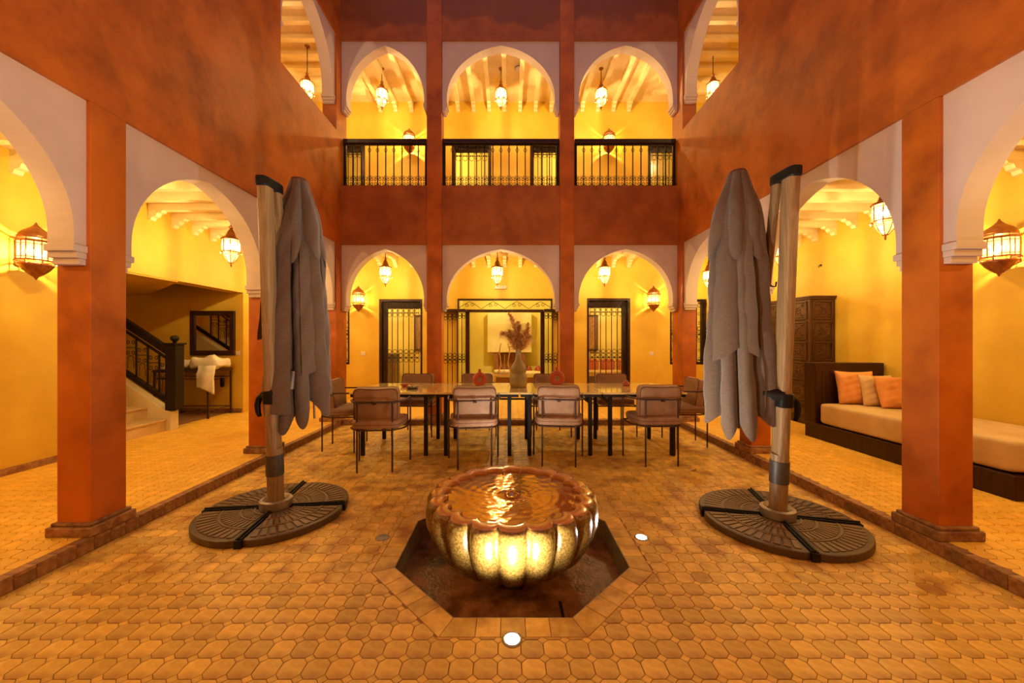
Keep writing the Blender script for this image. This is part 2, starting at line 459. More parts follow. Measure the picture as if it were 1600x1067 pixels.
BAYS_B = [(-2.728, -1.335, -2.652, -1.385), (-1.085, 0.825, -1.012, 0.752), (1.065, 2.748, 1.142, 2.676)]
nmB = ['beside the stair side corner', 'over the central doorway', 'beside the daybed side corner']
for (u0, u1, a0, a1), w in zip(BAYS_B, nmB):
    arch_panel('x', YB, 1, u0, u1, a0, a1, 1.97, 2.05, 2.855, ZS, 'white pointed arch on the ground floor, ' + w)
    arch_panel('x', YB, 1, u0, u1, a0, a1, 5.23, 5.31, 6.175, ZUT, 'white pointed arch on the upper floor, ' + w)
BAYS_S = [(0.84, 2.44, 0.91, 2.37), (2.67, 4.28, 2.735, 4.215), (4.50, 5.98, 4.565, 5.915)]
for face, inw, sd in ((XL, -1, 'stair'), (XR, 1, 'daybed')):
    dd = 0.025 if inw < 0 else -0.025
    for (u0, u1, a0, a1), w in zip([(0.84, 2.44 + dd, 0.91, 2.37 + dd), (2.67 + dd, 4.28, 2.735 + dd, 4.215), BAYS_S[2]], ('cut by the frame', 'beside the umbrella', 'next to the back corner')):
        arch_panel('y', face, inw, u0, u1, a0, a1, 1.97, 2.05, 2.81, ZS, 'white pointed arch on the %s side, ground floor, %s' % (sd, w))
    arch_panel('y', face, inw, 4.52, 5.98, 4.585, 5.915, 5.23, 5.31, 6.175, ZUT, 'white pointed arch on the %s side, upper floor' % sd)

# ---- outer gallery walls with openings (yellow plaster)
def wall_openings(u0, u1, z0, z1, ops, f):
    """split a wall rectangle around openings (ua, ub, za, zb) and hand each remaining piece to f(u0,u1,z0,z1)"""
    u = u0
    for (a, b, za, zb) in sorted(ops):
        if a > u: f(u, a, z0, z1)
        if za > z0: f(a, b, z0, za)
        if zb < z1: f(a, b, zb, z1)
        u = b
    if u < u1: f(u, u1, z0, z1)

WT = 0.25
b = MB()
b.box(OXL - WT, OXL, YF, 4.05, -0.1, 7.0); b.box(OXL - WT, OXL, 4.05, 6.75, 2.22, 7.0); b.box(OXL - WT, OXL, 6.75, OYB + WT, -0.1, 7.0)
outer_l = struct(b.build('wall_gallery_left', 'yellow'), 'yellow plastered gallery wall with the stair opening')
outer_r = struct(MB().box(OXR, OXR + WT, YF, OYB + WT, -0.1, 7.0).build('wall_gallery_right', 'yellow'), 'yellow plastered gallery wall behind the daybed')
D_L = (-2.82, -1.876, GZ, 2.27)
D_C = (-1.11, 0.945, GZ, 2.28)
D_R = (1.696, 2.64, GZ, 2.29)
W_L = (-4.22, -3.46, 0.85, 2.27)
W_R = (3.50, 4.30, 0.85, 2.27)
U_OPS = [(-3.75, -3.12, 3.82, 5.66), (-1.235, -0.38, 3.82, 5.66), (0.46, 1.10, 3.82, 5.66), (3.02, 3.80, 3.82, 5.66)]
b = MB()
wall_openings(OXL, OXR, -0.1, 3.6, [D_L, D_C, D_R, W_L, W_R], lambda a, c, p, q: b.box(a, c, OYB, OYB + WT, p, q))
wall_openings(OXL, OXR, 3.6, 7.0, U_OPS, lambda a, c, p, q: b.box(a, c, OYB, OYB + WT, p, q))
outer_b = struct(b.build('wall_gallery_back', 'yellow'), 'yellow plastered wall with the grille doors behind the dining table')

# baseboards: low brown band along the gallery walls
for nm, q in (('baseboard_left', (OXL, OXL + 0.012, YF, 4.05, GZ, GZ + 0.07)), ('baseboard_right', (OXR - 0.012, OXR, YF, OYB, GZ, GZ + 0.07)),
              ('baseboard_mirror_wall', (-6.9, OXL - 0.02, 6.738, 6.75, GZ, GZ + 0.07))):
    struct(MB().box(*q).build(nm, 'kerb'), 'thin brown tile skirting along the yellow plaster wall')

# ---- upper floor slabs, ceilings with beams and corbels
b = MB()
b.box(OXL, XL - T, YF, OYB, 3.2, 3.8); b.box(XR + T, OXR, YF, OYB, 3.2, 3.8); b.box(XL - T, XR + T, YB + T, OYB, 3.2, 3.8)
struct(b.build('floor_upper', 'gtile'), 'floor slab of the upper gallery')

beam_x = MB().box(-0.5, 0.5, -0.04, 0.04, -0.10, 0).mesh('beam')
def corbel_mesh():
    prof = [(0, 0), (0.19, 0), (0.17, -0.035), (0.115, -0.045), (0.095, -0.085), (0.045, -0.10), (0.03, -0.135), (0, -0.14)]
    return MB().prism(prof, -0.038, 0.038, 'y').mesh('corbel')      # (x,z) profile, wall at x=0
corb = corbel_mesh()
def ceiling(name, z, label):
    b = MB()
    for q in ((OXL, XL - T * 0.0 - T, YF, OYB), (XR + T, OXR, YF, OYB), (XL - T, XR + T, YB + T, OYB)):
        b.box(*q, z, z + 0.02)
    c = struct(b.build(name, 'ceil'), label)
    y = 1.56
    while y < OYB - 0.1:
        for xa, xb, wall_x, rz in ((OXL, XL - T, OXL, 0), (XR + T, OXR, OXR, PI)):
            o = obj('beam', beam_x, 'ceil', c, loc=((xa + xb) / 2, y, z)); o.scale = (abs(xb - xa) * 0.999, 1, 1)
            obj('corbel', corb, 'ceil', c, loc=(wall_x, y, z - 0.09), rot=(0, 0, rz))
        y += 0.345
    x = -2.78
    while x < XR + T - 0.1:
        o = obj('beam', beam_x, 'ceil', c, loc=(x, (YB + T + OYB) / 2, z), rot=(0, 0, PI / 2)); o.scale = ((OYB - YB - T) * 0.999, 1, 1)
        obj('corbel', corb, 'ceil', c, loc=(x, OYB, z - 0.09), rot=(0, 0, -PI / 2))
        x += 0.336
    return c
CEIL0, CEIL1 = 3.18, 6.55
ceiling('ceiling', CEIL0, 'cream painted beamed ceiling of the ground floor gallery')
ceiling('ceiling_upper', CEIL1, 'cream painted beamed ceiling of the upper gallery')
struct(MB().box(OXL, XL - T, YF, OYB, 6.62, 6.8).box(XR + T, OXR, YF, OYB, 6.62, 6.8).box(XL - T, XR + T, YB + T, OYB, 6.62, 6.8).build('roof', 'terracotta'),
       'flat roof over the upper gallery')

# ---- stair alcove behind the gallery opening
b = MB()
b.box(-7.0, OXL - WT, 3.9, 4.1, -0.1, 3.6); b.box(-7.2, -7.0, 3.9, 7.0, -0.1, 3.6); b.box(-7.0, OXL - WT, 6.75, 6.95, -0.1, 3.6)
struct(b.build('wall_stair', 'yellow'), 'yellow walls of the stair alcove with the mirror')
struct(MB().prism([(OXL - 0.0, 4.1), (OXL - 0.0, 5.42), (-6.41, 6.75), (-7.0, 6.75), (-7.0, 4.1)], 2.20, 2.215).build('ceiling_stair', 'yellow'),
       'sloping soffit under the upper stair flight')
struct(MB().box(-7.2, OXL - WT, 3.9, 6.95, 3.0, 3.1).build('ceiling_alcove', 'yellow'), 'ceiling of the mirror alcove')

# ---- rooms behind the rear gallery
b = MB()
yb0 = OYB + WT
b.box(OXL - WT, -1.5, 11.0, 11.2, -0.1, 3.2); b.box(-1.6, -1.45, yb0, 12.2, -0.1, 3.2)
b.box(-1.45, 1.3, 12.0, 12.2, -0.1, 3.2); b.box(1.25, 1.4, yb0, 12.2, -0.1, 3.2); b.box(1.4, OXR + WT, 11.0, 11.2, -0.1, 3.2)
b.box(OXL - WT, OXL, yb0, 11.2, -0.1, 3.2); b.box(OXR, OXR + WT, yb0, 11.2, -0.1, 3.2)
b.box(OXL - WT, OXR + WT, yb0, 12.2, 3.0, 3.2)
struct(b.build('wall_rooms', 'room'), 'pale lime yellow walls of the rooms behind the grille doors')
struct(MB().box(OXL - 2.5, OXR + WT, OYB, 12.2, -0.2, GZ).build('floor_rooms', 'gtile'), 'tiled floor of the rooms behind the grille doors')
b = MB()
b.box(OXL - WT, OXR + WT, 10.0, 10.2, 3.6, 7.0); b.box(OXL - WT, OXR + WT, yb0, 10.2, 6.55, 7.0)
b.box(OXL - WT, OXL, yb0, 10.2, 3.6, 7.0); b.box(OXR, OXR + WT, yb0, 10.2, 3.6, 7.0); b.box(OXL - WT, OXR + WT, OYB, 10.2, 3.6, 3.8)
struct(b.build('wall_upper_rooms', 'room'), 'pale lime yellow walls of the upper rooms')

# ================================================================== FLOOR
def clip(poly, n, c):
    """keep the part of the polygon with n.p >= c"""
    out = []
    for i in range(len(poly)):
        p, q = poly[i], poly[(i + 1) % len(poly)]
        dp = n[0] * p[0] + n[1] * p[1] - c; dq = n[0] * q[0] + n[1] * q[1] - c
        if dp >= 0: out.append(p)
        if (dp >= 0) != (dq >= 0):
            t = dp / (dp - dq); out.append((p[0] + (q[0] - p[0]) * t, p[1] + (q[1] - p[1]) * t))
    return out

def area(p):
    return 0.5 * abs(sum(p[i][0] * p[(i + 1) % len(p)][1] - p[(i + 1) % len(p)][0] * p[i][1] for i in range(len(p))))

def slab(mb, poly, z, h=0.006, inset=0.0014):
    cx = sum(p[0] for p in poly) / len(poly); cy = sum(p[1] for p in poly) / len(poly)
    n = len(poly); dz = random.uniform(-0.0005, 0.0005); tx = random.uniform(-.007, .007); ty = random.uniform(-.007, .007)
    vs = [(x, y, z - h) for x, y in poly]
    vs += [(x, y, z - 0.0012 + dz) for x, y in poly]
    for x, y in poly:
        l = math.hypot(x - cx, y - cy) or 1
        k = max(0, (l - inset)) / l
        vs.append((cx + (x - cx) * k, cy + (y - cy) * k, z + dz + tx * (x - cx) + ty * (y - cy)))
    fs = [tuple(range(2 * n, 3 * n))]
    for r in (0, 1):
        fs += [(r * n + i, r * n + (i + 1) % n, (r + 1) * n + (i + 1) % n, (r + 1) * n + i) for i in range(n)]
    mb.add(vs, fs)

P_ = 0.10; CUT = 0.021; GAP = 0.0022
def octa(cx, cy):
    h = P_ / 2 - GAP; c = CUT
    return [(cx - h + c, cy - h), (cx + h - c, cy - h), (cx + h, cy - h + c), (cx + h, cy + h - c), (cx + h - c, cy + h), (cx - h + c, cy + h), (cx - h, cy + h - c), (cx - h, cy - h + c)]
def dotp(cx, cy):
    h = CUT + GAP * 2 - GAP * 1.6
    return [(cx - h, cy), (cx, cy - h), (cx + h, cy), (cx, cy + h)]
ON = [(math.cos(k * PI / 4), math.sin(k * PI / 4)) for k in range(8)]
def trim_court(poly, c):
    best = max(ON, key=lambda n: n[0] * (c[0] - FX) + n[1] * (c[1] - FY))
    lim = AP + 0.122
    poly = clip(poly, best, best[0] * FX + best[1] * FY + lim)
    for n, l in (((1, 0), XL + 0.045), ((-1, 0), -(XR - 0.045)), ((0, -1), -(YB - 0.045))):
        if poly: poly = clip(poly, n, l)
    return poly

KX0, KX1, KY = XL + 0.04, XR - 0.04, YB - 0.04
b = MB()
g0 = AP
b.box(KX0 - 0.03, KX1 + 0.03, YF, FY - g0, -0.2, -0.0032); b.box(KX0 - 0.03, KX1 + 0.03, FY + g0, YB, -0.2, -0.0032)
b.box(KX0 - 0.03, FX - g0, FY - g0, FY + g0, -0.2, -0.0032); b.box(FX + g0, KX1 + 0.03, FY - g0, FY + g0, -0.2, -0.0032)
e = AP * math.tan(PI / 8)
for sx in (-1, 1):
    for sy in (-1, 1):
        b.prism([(FX + sx * AP, FY + sy * AP), (FX + sx * e, FY + sy * AP), (FX + sx * AP, FY + sy * e)], -0.2, -0.0032)
floor = struct(b.build('floor', 'grout'), 'courtyard floor of octagonal terracotta tiles and small square dots')

tiles = []; dots = []
j = 0
y = 1.15
ny = int((KY - 1.15) / P_) + 1; x_start = -2.8 + 0.003
for iy in range(ny):
    for ix in range(57):
        cx = x_start + ix * P_; cy = 1.16 + iy * P_
        for lst, pf, ox in ((tiles, octa, 0), (dots, dotp, P_ / 2)):
            p = pf(cx + ox, cy + ox)
            q = trim_court(p, (cx + ox, cy + ox))
            if len(q) > 2 and area(q) > (0.0006 if lst is tiles else 0.0003):
                lst.append(((cx + ox, cy + ox), q))
def visible(c):
    return c[1] > 1.44 and abs(c[0]) < 1.40 * c[1]
def place_tiles(lst, name, lim, parent, z, m):
    vis = [t for t in lst if visible(t[0])]
    vis.sort(key=lambda t: t[0][1] + 0.02 * abs(t[0][0]))
    solo = set(id(t) for t in vis[:lim])
    rest = MB(); full = {}
    for t in lst:
        if id(t) in solo:
            c, poly = t
            key = 'clip' if len(poly) != (8 if name == 'tile' else 4) or abs(area(poly) - full.get('a', area(poly))) > 1e-5 else 'full'
            mb = MB(); slab(mb, [(p[0] - c[0], p[1] - c[1]) for p in poly], 0)
            o = mb.build(name, m, parent, loc=(c[0], c[1], z))
        else:
            slab(rest, t[1], z)
    o = rest.build(name + '_field', m, parent)
    o['kind'] = 'stuff'
    return o
place_tiles(tiles, 'tile', 300, floor, 0.0, 'tile')
place_tiles(dots, 'dot_tile', 300, floor, 0.0, 'tile')

# border of square tiles round the octagonal basin
for k in range(8):
    a = k * PI / 4
    n = (math.cos(a), math.sin(a)); t = (-n[1], n[0])
    li = AP * math.tan(PI / 8); lo = (AP + 0.118) * math.tan(PI / 8)
    N = 5
    for i in range(N):
        s0, s1 = -1 + 2 * i / N, -1 + 2 * (i + 1) / N
        g = 0.0018
        def pt(s, d, l):
            return (FX + n[0] * d + t[0] * s * l, FY + n[1] * d + t[1] * s * l)
        i0, i1 = s0 * li + g, s1 * li - g
        o0 = s0 * li if i > 0 else -lo
        o1 = s1 * li if i < N - 1 else lo
        o0 += g; o1 -= g
        poly = [(FX + n[0] * d + t[0] * s, FY + n[1] * d + t[1] * s) for s, d in ((i0, AP), (i1, AP), (o1, AP + 0.118), (o0, AP + 0.118))]
        mb = MB(); slab(mb, poly, 0.0, h=0.05 if False else 0.006)
        mb.build('border_tile', 'tile', floor)

# octagonal basin
b = MB()
octv = lambda ap: [(FX + ap / math.cos(PI / 8) * math.cos(PI / 8 + k * PI / 4), FY + ap / math.cos(PI / 8) * math.sin(PI / 8 + k * PI / 4)) for k in range(8)]
BD = -0.16
ia, oa = octv(AP - 0.004), octv(AP + 0.05)
vs = [(x, y, -0.001) for x, y in ia] + [(x, y, BD) for x, y in ia] + [(x, y, -0.001) for x, y in octv(AP)] + [(x, y, BD) for x, y in octv(AP)]
fs = []
for i in range(8):
    j = (i + 1) % 8
    fs += [(i, j, 8 + j, 8 + i), (i, j, 16 + j, 16 + i), (8 + i, 8 + j, 24 + j, 24 + i), (16 + i, 16 + j, 24 + j, 24 + i)]
bw = struct(MB().add(vs, fs).build('floor_basin_surround', 'basinwall'), 'grey stone sides of the sunken octagonal basin')
bf = struct(MB().prism(octv(AP + 0.02), BD - 0.05, BD).build('floor_basin', 'wet'), 'wet dark stone bottom of the sunken octagonal basin')
MB().box(FX + 0.27, FX + 0.285, FY - 0.62, FY - 0.36, BD, BD + 0.004).box(FX + 0.27, FX + 0.52, FY - 0.62, FY - 0.607, BD, BD + 0.004).build('drain_cover_edge', 'iron', bf)

# ---- gallery floors and kerbs
b = MB()
b.box(OXL - 2.3, KX0 - 0.03, YF, OYB, -0.2, GZ - 0.004); b.box(KX1 + 0.03, OXR, YF, OYB, -0.2, GZ - 0.004); b.box(KX0 - 0.03, KX1 + 0.03, YB - 0.01, OYB, -0.2, GZ - 0.004)
gfl = struct(b.build('floor_gallery', 'grout'), 'raised tiled floor of the galleries around the courtyard')
gt = []
for iy in range(70):
    for ix in range(100):
        cx = -4.98 + ix * P_; cy = 1.25 + iy * P_
        if not visible((cx, cy)) and not (cy > 1.4 and abs(cx) < 1.6 * cy): continue
        if KX0 - 0.08 < cx < KX1 + 0.08 and cy < YB + 0.03: continue
        for pf, ox in ((octa, 0), (dotp, P_ / 2)):
            q = pf(cx + ox, cy + ox)
            for n, l in (((1, 0), OXL if not (4.05 < cy < 6.7) else -4.98), ((-1, 0), -OXR), ((0, -1), -OYB)):
                if q: q = clip(q, n, l)
            if cx < 0 and cy < YB + 0.05 and q: q = clip(q, (-1, 0), -(KX0 - 0.062))
            if cx > 0 and cy < YB + 0.05 and q: q = clip(q, (1, 0), KX1 + 0.062)
            if len(q) > 2 and area(q) > 0.0003: gt.append(((cx, cy), q))
mb = MB()
for t in gt: slab(mb, t[1], GZ, h=0.005, inset=0.0015)
o = mb.build('tile_field', 'gtile', gfl); o['kind'] = 'stuff'
o['label'] = 'faint octagonal tiling of the gallery floor'
kb = [MB().box(-0.031, 0.031, -0.0475, 0.0475, 0, 0.062).mesh('brick') for _ in range(1)][0]
ks = [MB().box(-0.034, 0.034, -0.0485, 0.0485, 0, 0.02).mesh('capping_tile') for _ in range(1)][0]
for nm, x in (('trim_1', KX0 - 0.031), ('trim_2', KX1 + 0.031)):
    core = struct(MB().box(x - 0.028, x + 0.028, YF, YB, 0, GZ - 0.003).build(nm, 'grout'), 'brick edged step between the courtyard and the ' + ('stair' if x < 0 else 'daybed') + ' side gallery')
    y = 1.70
    while y < YB - 0.06:
        obj('brick', kb, 'kerb', core, bevel=0, loc=(x + random.uniform(-.002, .002), y, 0), rot=(0, 0, random.uniform(-.01, .01)))
        obj('capping_tile', ks, 'kerb', core, loc=(x, y, 0.064))
        y += 0.10
core = struct(MB().box(KX0, KX1, KY + 0.003, YB - 0.008, 0, GZ - 0.003).build('trim_3', 'grout'), 'brick edged step between the courtyard and the rear gallery')
x = KX0 + 0.05
while x < KX1 - 0.04:
    obj('brick', kb, 'kerb', core, loc=(x, KY + 0.031, 0), rot=(0, 0, PI / 2))
    obj('capping_tile', ks, 'kerb', core, loc=(x, KY + 0.031, 0.064), rot=(0, 0, PI / 2))
    x += 0.10
# ================================================================== FOUNTAIN
NL = 20
def lobe(a):
    q = abs(math.cos(NL * (a + PI / 2) / 2))
    return q
fountain = thing('fountain_bowl', 'round scalloped stone fountain bowl brimming with water in the sunken basin', 'fountain', (FX, FY, BD))
ZR = 0.335 - BD            # rim height above the basin bottom
prof = [(0.20, 0.0), (0.215, 0.03), (0.30, 0.055), (0.40, 0.105), (0.475, 0.17), (0.535, 0.26), (0.565, 0.35), (0.572, 0.42), (0.566, 0.47), (0.556, ZR - 0.008), (0.545, ZR)]
def bmod(a, z):
    k = min(1, max(0, (z - 0.01) / 0.06))
    return 1 - k * 0.09 * (1 - lobe(a) ** 0.55)
MB().lathe(prof, NL * 14, mod=bmod, cap=False).build('bowl', 'bowl', fountain, smooth=True)
rp = [(0.546, ZR - 0.002), (0.541, ZR + 0.005), (0.532, ZR + 0.007), (0.480, ZR + 0.006), (0.466, ZR + 0.003), (0.462, ZR - 0.006), (0.462, ZR - 0.05), (0.43, ZR - 0.09)]
def rmod(a, z):
    return 1 - 0.09 * (1 - lobe(a) ** 0.55)
MB().lathe(rp, NL * 14, mod=rmod, cap=False).build('rim', 'rim', fountain, smooth=True)
# water: gently rippled disc with a low bubbling dome
vs = [(0, 0, 0.028)]; fs = []
NA, NR = 140, 34
for i in range(1, NR + 1):
    r = 0.462 * i / NR
    for j in range(NA):
        a = 2 * PI * j / NA
        z = 0.026 * math.exp(-(r / 0.045) ** 2) + 0.0016 * math.sin(r * 105) * math.exp(-r * 5) + 0.0007 * math.sin(a * 20 + r * 40) * (r / 0.46)
        rr = r if i < NR else r * rmod(a, 0)
        vs.append((rr * math.cos(a), rr * math.sin(a), z))
for j in range(NA): fs.append((0, 1 + j, 1 + (j + 1) % NA))
for i in range(NR - 1):
    for j in range(NA):
        p = 1 + i * NA; q = p + NA
        fs.append((p + j, q + j, q + (j + 1) % NA, p + (j + 1) % NA))
MB().add(vs, fs).build('water', 'water', fountain, smooth=True, loc=(0, 0, ZR - 0.018))
MB().lathe([(0.022, 0), (0.022, 0.05), (0.012, 0.055)], 12).build('spout', 'brass', fountain, smooth=True, loc=(0, 0, ZR - 0.045))

# ================================================================== FLOOR SPOTS
def floor_spot(x, y, lit, label):
    t = thing('floor_spotlight', label, 'floor light', (x, y, 0), group='floor spotlights round the fountain')
    MB().lathe([(0.034, 0.0), (0.047, 0.0), (0.047, 0.003), (0.040, 0.006), (0.034, 0.004)], 24, cap=False).build('ring', 'steel', t, smooth=True)
    MB().lathe([(0.036, 0.0), (0.034, 0.004), (0.0, 0.0055)], 24, cap=False).build('lens', 'led' if lit else 'deadled', t, smooth=True)
    if lit:
        l = bpy.data.lights.new('spot_bulb', 'SPOT'); l.spot_size = math.radians(172); l.spot_blend = 1.0; l.energy = FLOOR_SPOT_W * lit; l.color = (1.0, 0.90, 0.78); l.shadow_soft_size = 0.03
        lo = bpy.data.objects.new('spot_bulb', l); COL.objects.link(lo); lo.parent = t; lo.location = (0, 0, 0.012); lo.rotation_euler = (PI, 0, 0)
    return t
floor_spot(0.0145, 1.71, 1.0, 'lit round floor spotlight in front of the fountain')
floor_spot(0.913, 2.60, 0.55, 'lit round floor spotlight beside the fountain on the daybed side')
floor_spot(0.02, 3.46, 0.24, 'lit round floor spotlight between the fountain and the dining chairs')
floor_spot(-0.87, 2.60, 0, 'unlit round floor spotlight beside the fountain on the stair side')

# ================================================================== LANTERNS
def lantern_parts(t, chain, sconce=False):
    met = 'copper' if sconce else 'brass'
    n = 8; R = 0.105; z0, z1 = -0.075, 0.095
    if sconce: R = 0.125; z0, z1 = -0.085, 0.095
    b = MB()
    for k in range(n * (2 if sconce else 1)):
        N = n * (2 if sconce else 1)
        a = 2 * PI * k / N + PI / 8
        rr = R if k % 2 == 0 or not sconce else R * math.cos(PI / 8)
        b.tube([(rr * math.cos(a), rr * math.sin(a), z0), (rr * math.cos(a), rr * math.sin(a), z1)], 0.0058, 4)
    ring = lambda r, z, w: b.tube([(r * math.cos(2 * PI * k / n + PI / 8), r * math.sin(2 * PI * k / n + PI / 8), z) for k in range(n)], w, 4, closed=True)
    ring(R, z0, 0.007); ring(R, z1, 0.007); ring(R, z1 - 0.03, 0.0035); ring(R, z0 + 0.025, 0.0035); ring(R * 1.1, z1 + 0.004, 0.006)
    # little scalloped hooks at the corners of the lower ring
    for k in range(n):
        a = 2 * PI * k / n + PI / 8
        p = lambda r, z: (r * math.cos(a), r * math.sin(a), z)
        b.tube([p(R, z0), p(R * 1.12, z0 - 0.012), p(R * 1.05, z0 - 0.032), p(R * 0.86, z0 - 0.035)], 0.0045, 4)
        b.tube([p(R * 0.86, z0 - 0.03), p(R * 0.62, z0 - 0.09), p(R * 0.2, z0 - 0.15)], 0.004, 4)
    b.build('cage', met, t)
    g = MB()
    g.lathe([(R * 0.98, z0), (R * 0.98, z1)], n, cap=False, phase=PI / 8)
    if not sconce: g.lathe([(R * 0.84, z0 - 0.03), (R * 0.60, z0 - 0.09), (R * 0.2, z0 - 0.145)], n, cap=False, phase=PI / 8)
    g.build('glass_panes', 'amber' if sconce else 'glass', t)
    if sconce:
        MB().lathe([(R * 0.95, z1 + 0.03), (R * 1.0, z1 + 0.045), (R * 0.93, z1 + 0.055), (R * 0.86, z1 + 0.075), (R * 0.66, z1 + 0.105), (R * 0.34, z1 + 0.135), (R * 0.13, z1 + 0.165), (0.003, z1 + 0.195)], 24).build('onion_cap', met, t, smooth=True)
        c = MB()
        for k in range(n):
            a = 2 * PI * k / n + PI / 8
            c.tube([(R * math.cos(a), R * math.sin(a), z1), (R * 0.93 * math.cos(a), R * 0.93 * math.sin(a), z1 + 0.032)], 0.004, 4)
        c.build('cap_stay', met, t)
        MB().lathe([(R * 0.90, z0 - 0.03), (R * 0.95, z0 - 0.042), (R * 0.88, z0 - 0.055), (R * 0.74, z0 - 0.085), (R * 0.45, z0 - 0.125), (R * 0.15, z0 - 0.155), (0.003, z0 - 0.185)], 24).build('pointed_bowl', met, t, smooth=True)
    else:
        MB().lathe([(R * 1.1, z1 + 0.004), (R * 0.98, z1 + 0.015), (R * 0.62, z1 + 0.03), (R * 0.52, z1 + 0.065), (R * 0.40, z1 + 0.10), (R * 0.24, z1 + 0.13), (R * 0.15, z1 + 0.145), (R * 0.26, z1 + 0.16), (R * 0.26, z1 + 0.175), (R * 0.12, z1 + 0.19), (0.004, z1 + 0.20)], 16).build('crown', met, t, smooth='auto')
        MB().lathe([(0.004, z0 - 0.20), (0.012, z0 - 0.175), (0.006, z0 - 0.16), (0.024, z0 - 0.14)], 10).build('finial', met, t, smooth=True)
    MB().sq(0.026, 0.026, 0.036, 1, 1, 12, 8).build('bulb', 'bulb2' if sconce else 'bulb', t, smooth=True)
    if chain:
        c = MB(); c.tube([(0, 0, z1 + 0.195), (0, 0, chain)], 0.0045, 5)
        k = z1 + 0.205
        while k < chain - 0.02:
            c.sq(0.010, 0.010, 0.012, 1, 1, 6, 4, mx=Matrix.Translation((0, 0, k))); k += 0.032
        c.build('chain', 'rust', t)
        MB().lathe([(0.045, chain), (0.04, chain - 0.012), (0.012, chain - 0.03)], 14).build('ceiling_rose', met, t, smooth=True)

PROTO = {}
def lantern(x, y, z, label, top, power=1.0, sconce=None):
    key = ('s' if sconce else 'h', round(top - z, 2) if top else 0)
    nm = 'wall_lantern' if sconce else 'hanging_lantern'
    t = thing(nm, label, 'lantern', (x, y, z), sconce['rz'] if sconce else random.uniform(0, 0.3), group='wall lanterns' if sconce else 'hanging lanterns')
    if key in PROTO:
        for ch in list(PROTO[key].children):
            if ch.type == 'MESH': c = ch.copy(); COL.objects.link(c); c.parent = t
    else:
        lantern_parts(t, top - z if top else None, bool(sconce)); PROTO[key] = t
        if sconce:
            MB().box(-0.168, -0.150, -0.035, 0.035, -0.13, 0.13).tube([(-0.155, 0, 0.02), (-0.125, 0, 0.05), (-0.10, 0, 0.085)], 0.008, 6).tube([(-0.155, 0, -0.06), (-0.10, 0, -0.10)], 0.008, 6).build('wall_bracket', 'copper', t)
    if power:
        l = bpy.data.lights.new('lantern_bulb', 'POINT'); l.energy = (SCONCE_W if sconce else LANTERN_W) * power
        l.color = WARM; l.shadow_soft_size = 0.016
        lo = bpy.data.objects.new('lantern_bulb', l); COL.objects.link(lo); lo.parent = t
    return t

for x, lab in ((-2.36, 'hanging brass lantern in the arch on the stair side of the central doorway'), (-0.22, 'hanging brass lantern above the central doorway, ground floor'),
               (1.83, 'hanging brass lantern in the arch on the daybed side of the central doorway')):
    lantern(x, 7.22, 2.67, lab, CEIL0 - 0.0)
for x, lab in ((-2.42, 'hanging brass lantern in the upper arch near the stair side corner'), (-0.15, 'hanging brass lantern in the middle upper arch'),
               (1.76, 'hanging brass lantern in the upper arch near the daybed side corner')):
    lantern(x, 7.20, 6.03, lab, CEIL1)
lantern(-3.75, 5.10, 2.63, 'hanging brass lantern in the arch beside the mirror and stair', CEIL0)
lantern(-3.80, 7.20, 2.63, 'hanging brass lantern hidden behind the folded canopy at the stair side corner', CEIL0)
lantern(-3.75, 3.35, 2.63, 'hanging brass lantern hidden behind the stair side column', CEIL0)
lantern(-3.75, 1.50, 2.63, 'unseen hanging brass lantern added to light the stair side gallery', CEIL0)  # added beyond the frame edge as extra gallery light
lantern(3.85, 7.28, 2.60, 'hanging brass lantern seen beside the folded canopy at the daybed side corner', CEIL0)
lantern(3.85, 5.32, 2.62, 'hanging brass lantern seen between the folded canopy and the umbrella mast', CEIL0)
lantern(3.85, 3.86, 2.66, 'hanging brass lantern half hidden by the arch over the daybed', CEIL0)
lantern(3.85, 1.70, 2.62, 'unseen hanging brass lantern added to light the daybed side gallery', CEIL0)  # added off-frame fill for the daybed side gallery
lantern(-3.55, 6.65, 5.80, 'hanging brass lantern in the upper side gallery above the stair', CEIL1)
lantern(3.65, 6.75, 5.85, 'hanging brass lantern in the upper side gallery above the daybed', CEIL1)
lantern(-3.75, 3.6, 5.85, 'unseen hanging brass lantern added to light the upper stair side gallery', CEIL1)  # added above the frame to brighten the upper gallery
lantern(3.85, 3.6, 5.85, 'unseen hanging brass lantern added to light the upper daybed side gallery', CEIL1)  # added above the frame, like its stair side twin
lantern(OXL + 0.168, 3.66, 2.215, 'copper wall lantern on the yellow wall near the stair side column', None, 1, dict(rz=0))
lantern(OXR - 0.168, 3.66, 2.25, 'copper wall lantern on the yellow wall above the daybed', None, 1, dict(rz=PI))
lantern(-3.20, OYB - 0.168, 2.25, 'copper wall lantern beside the grille door on the stair side', None, 0.7, dict(rz=-PI / 2))
lantern(3.08, OYB - 0.168, 2.25, 'copper wall lantern beside the grille door on the daybed side', None, 0.7, dict(rz=-PI / 2))
lantern(-2.12, OYB - 0.168, 5.60, 'copper wall lantern glaring over the upper railing on the stair side', None, 1.5, dict(rz=-PI / 2))
lantern(2.13, OYB - 0.168, 5.60, 'copper wall lantern behind the upper railing on the daybed side', None, 1.0, dict(rz=-PI / 2))
for x, z in ((-2.0, 2.5), (2.0, 2.5), (-2.0, 5.4), (2.0, 5.4)):  # added fill lamps behind the camera, warming the courtyard
    lantern(x, YF + 0.168, z, '%s unseen copper wall lantern added behind the viewer to light the court, %s side' % ('lower' if z < 4 else 'upper', 'stair' if x < 0 else 'daybed'), None, 6.0 if z < 4 else 0.9, dict(rz=PI / 2))
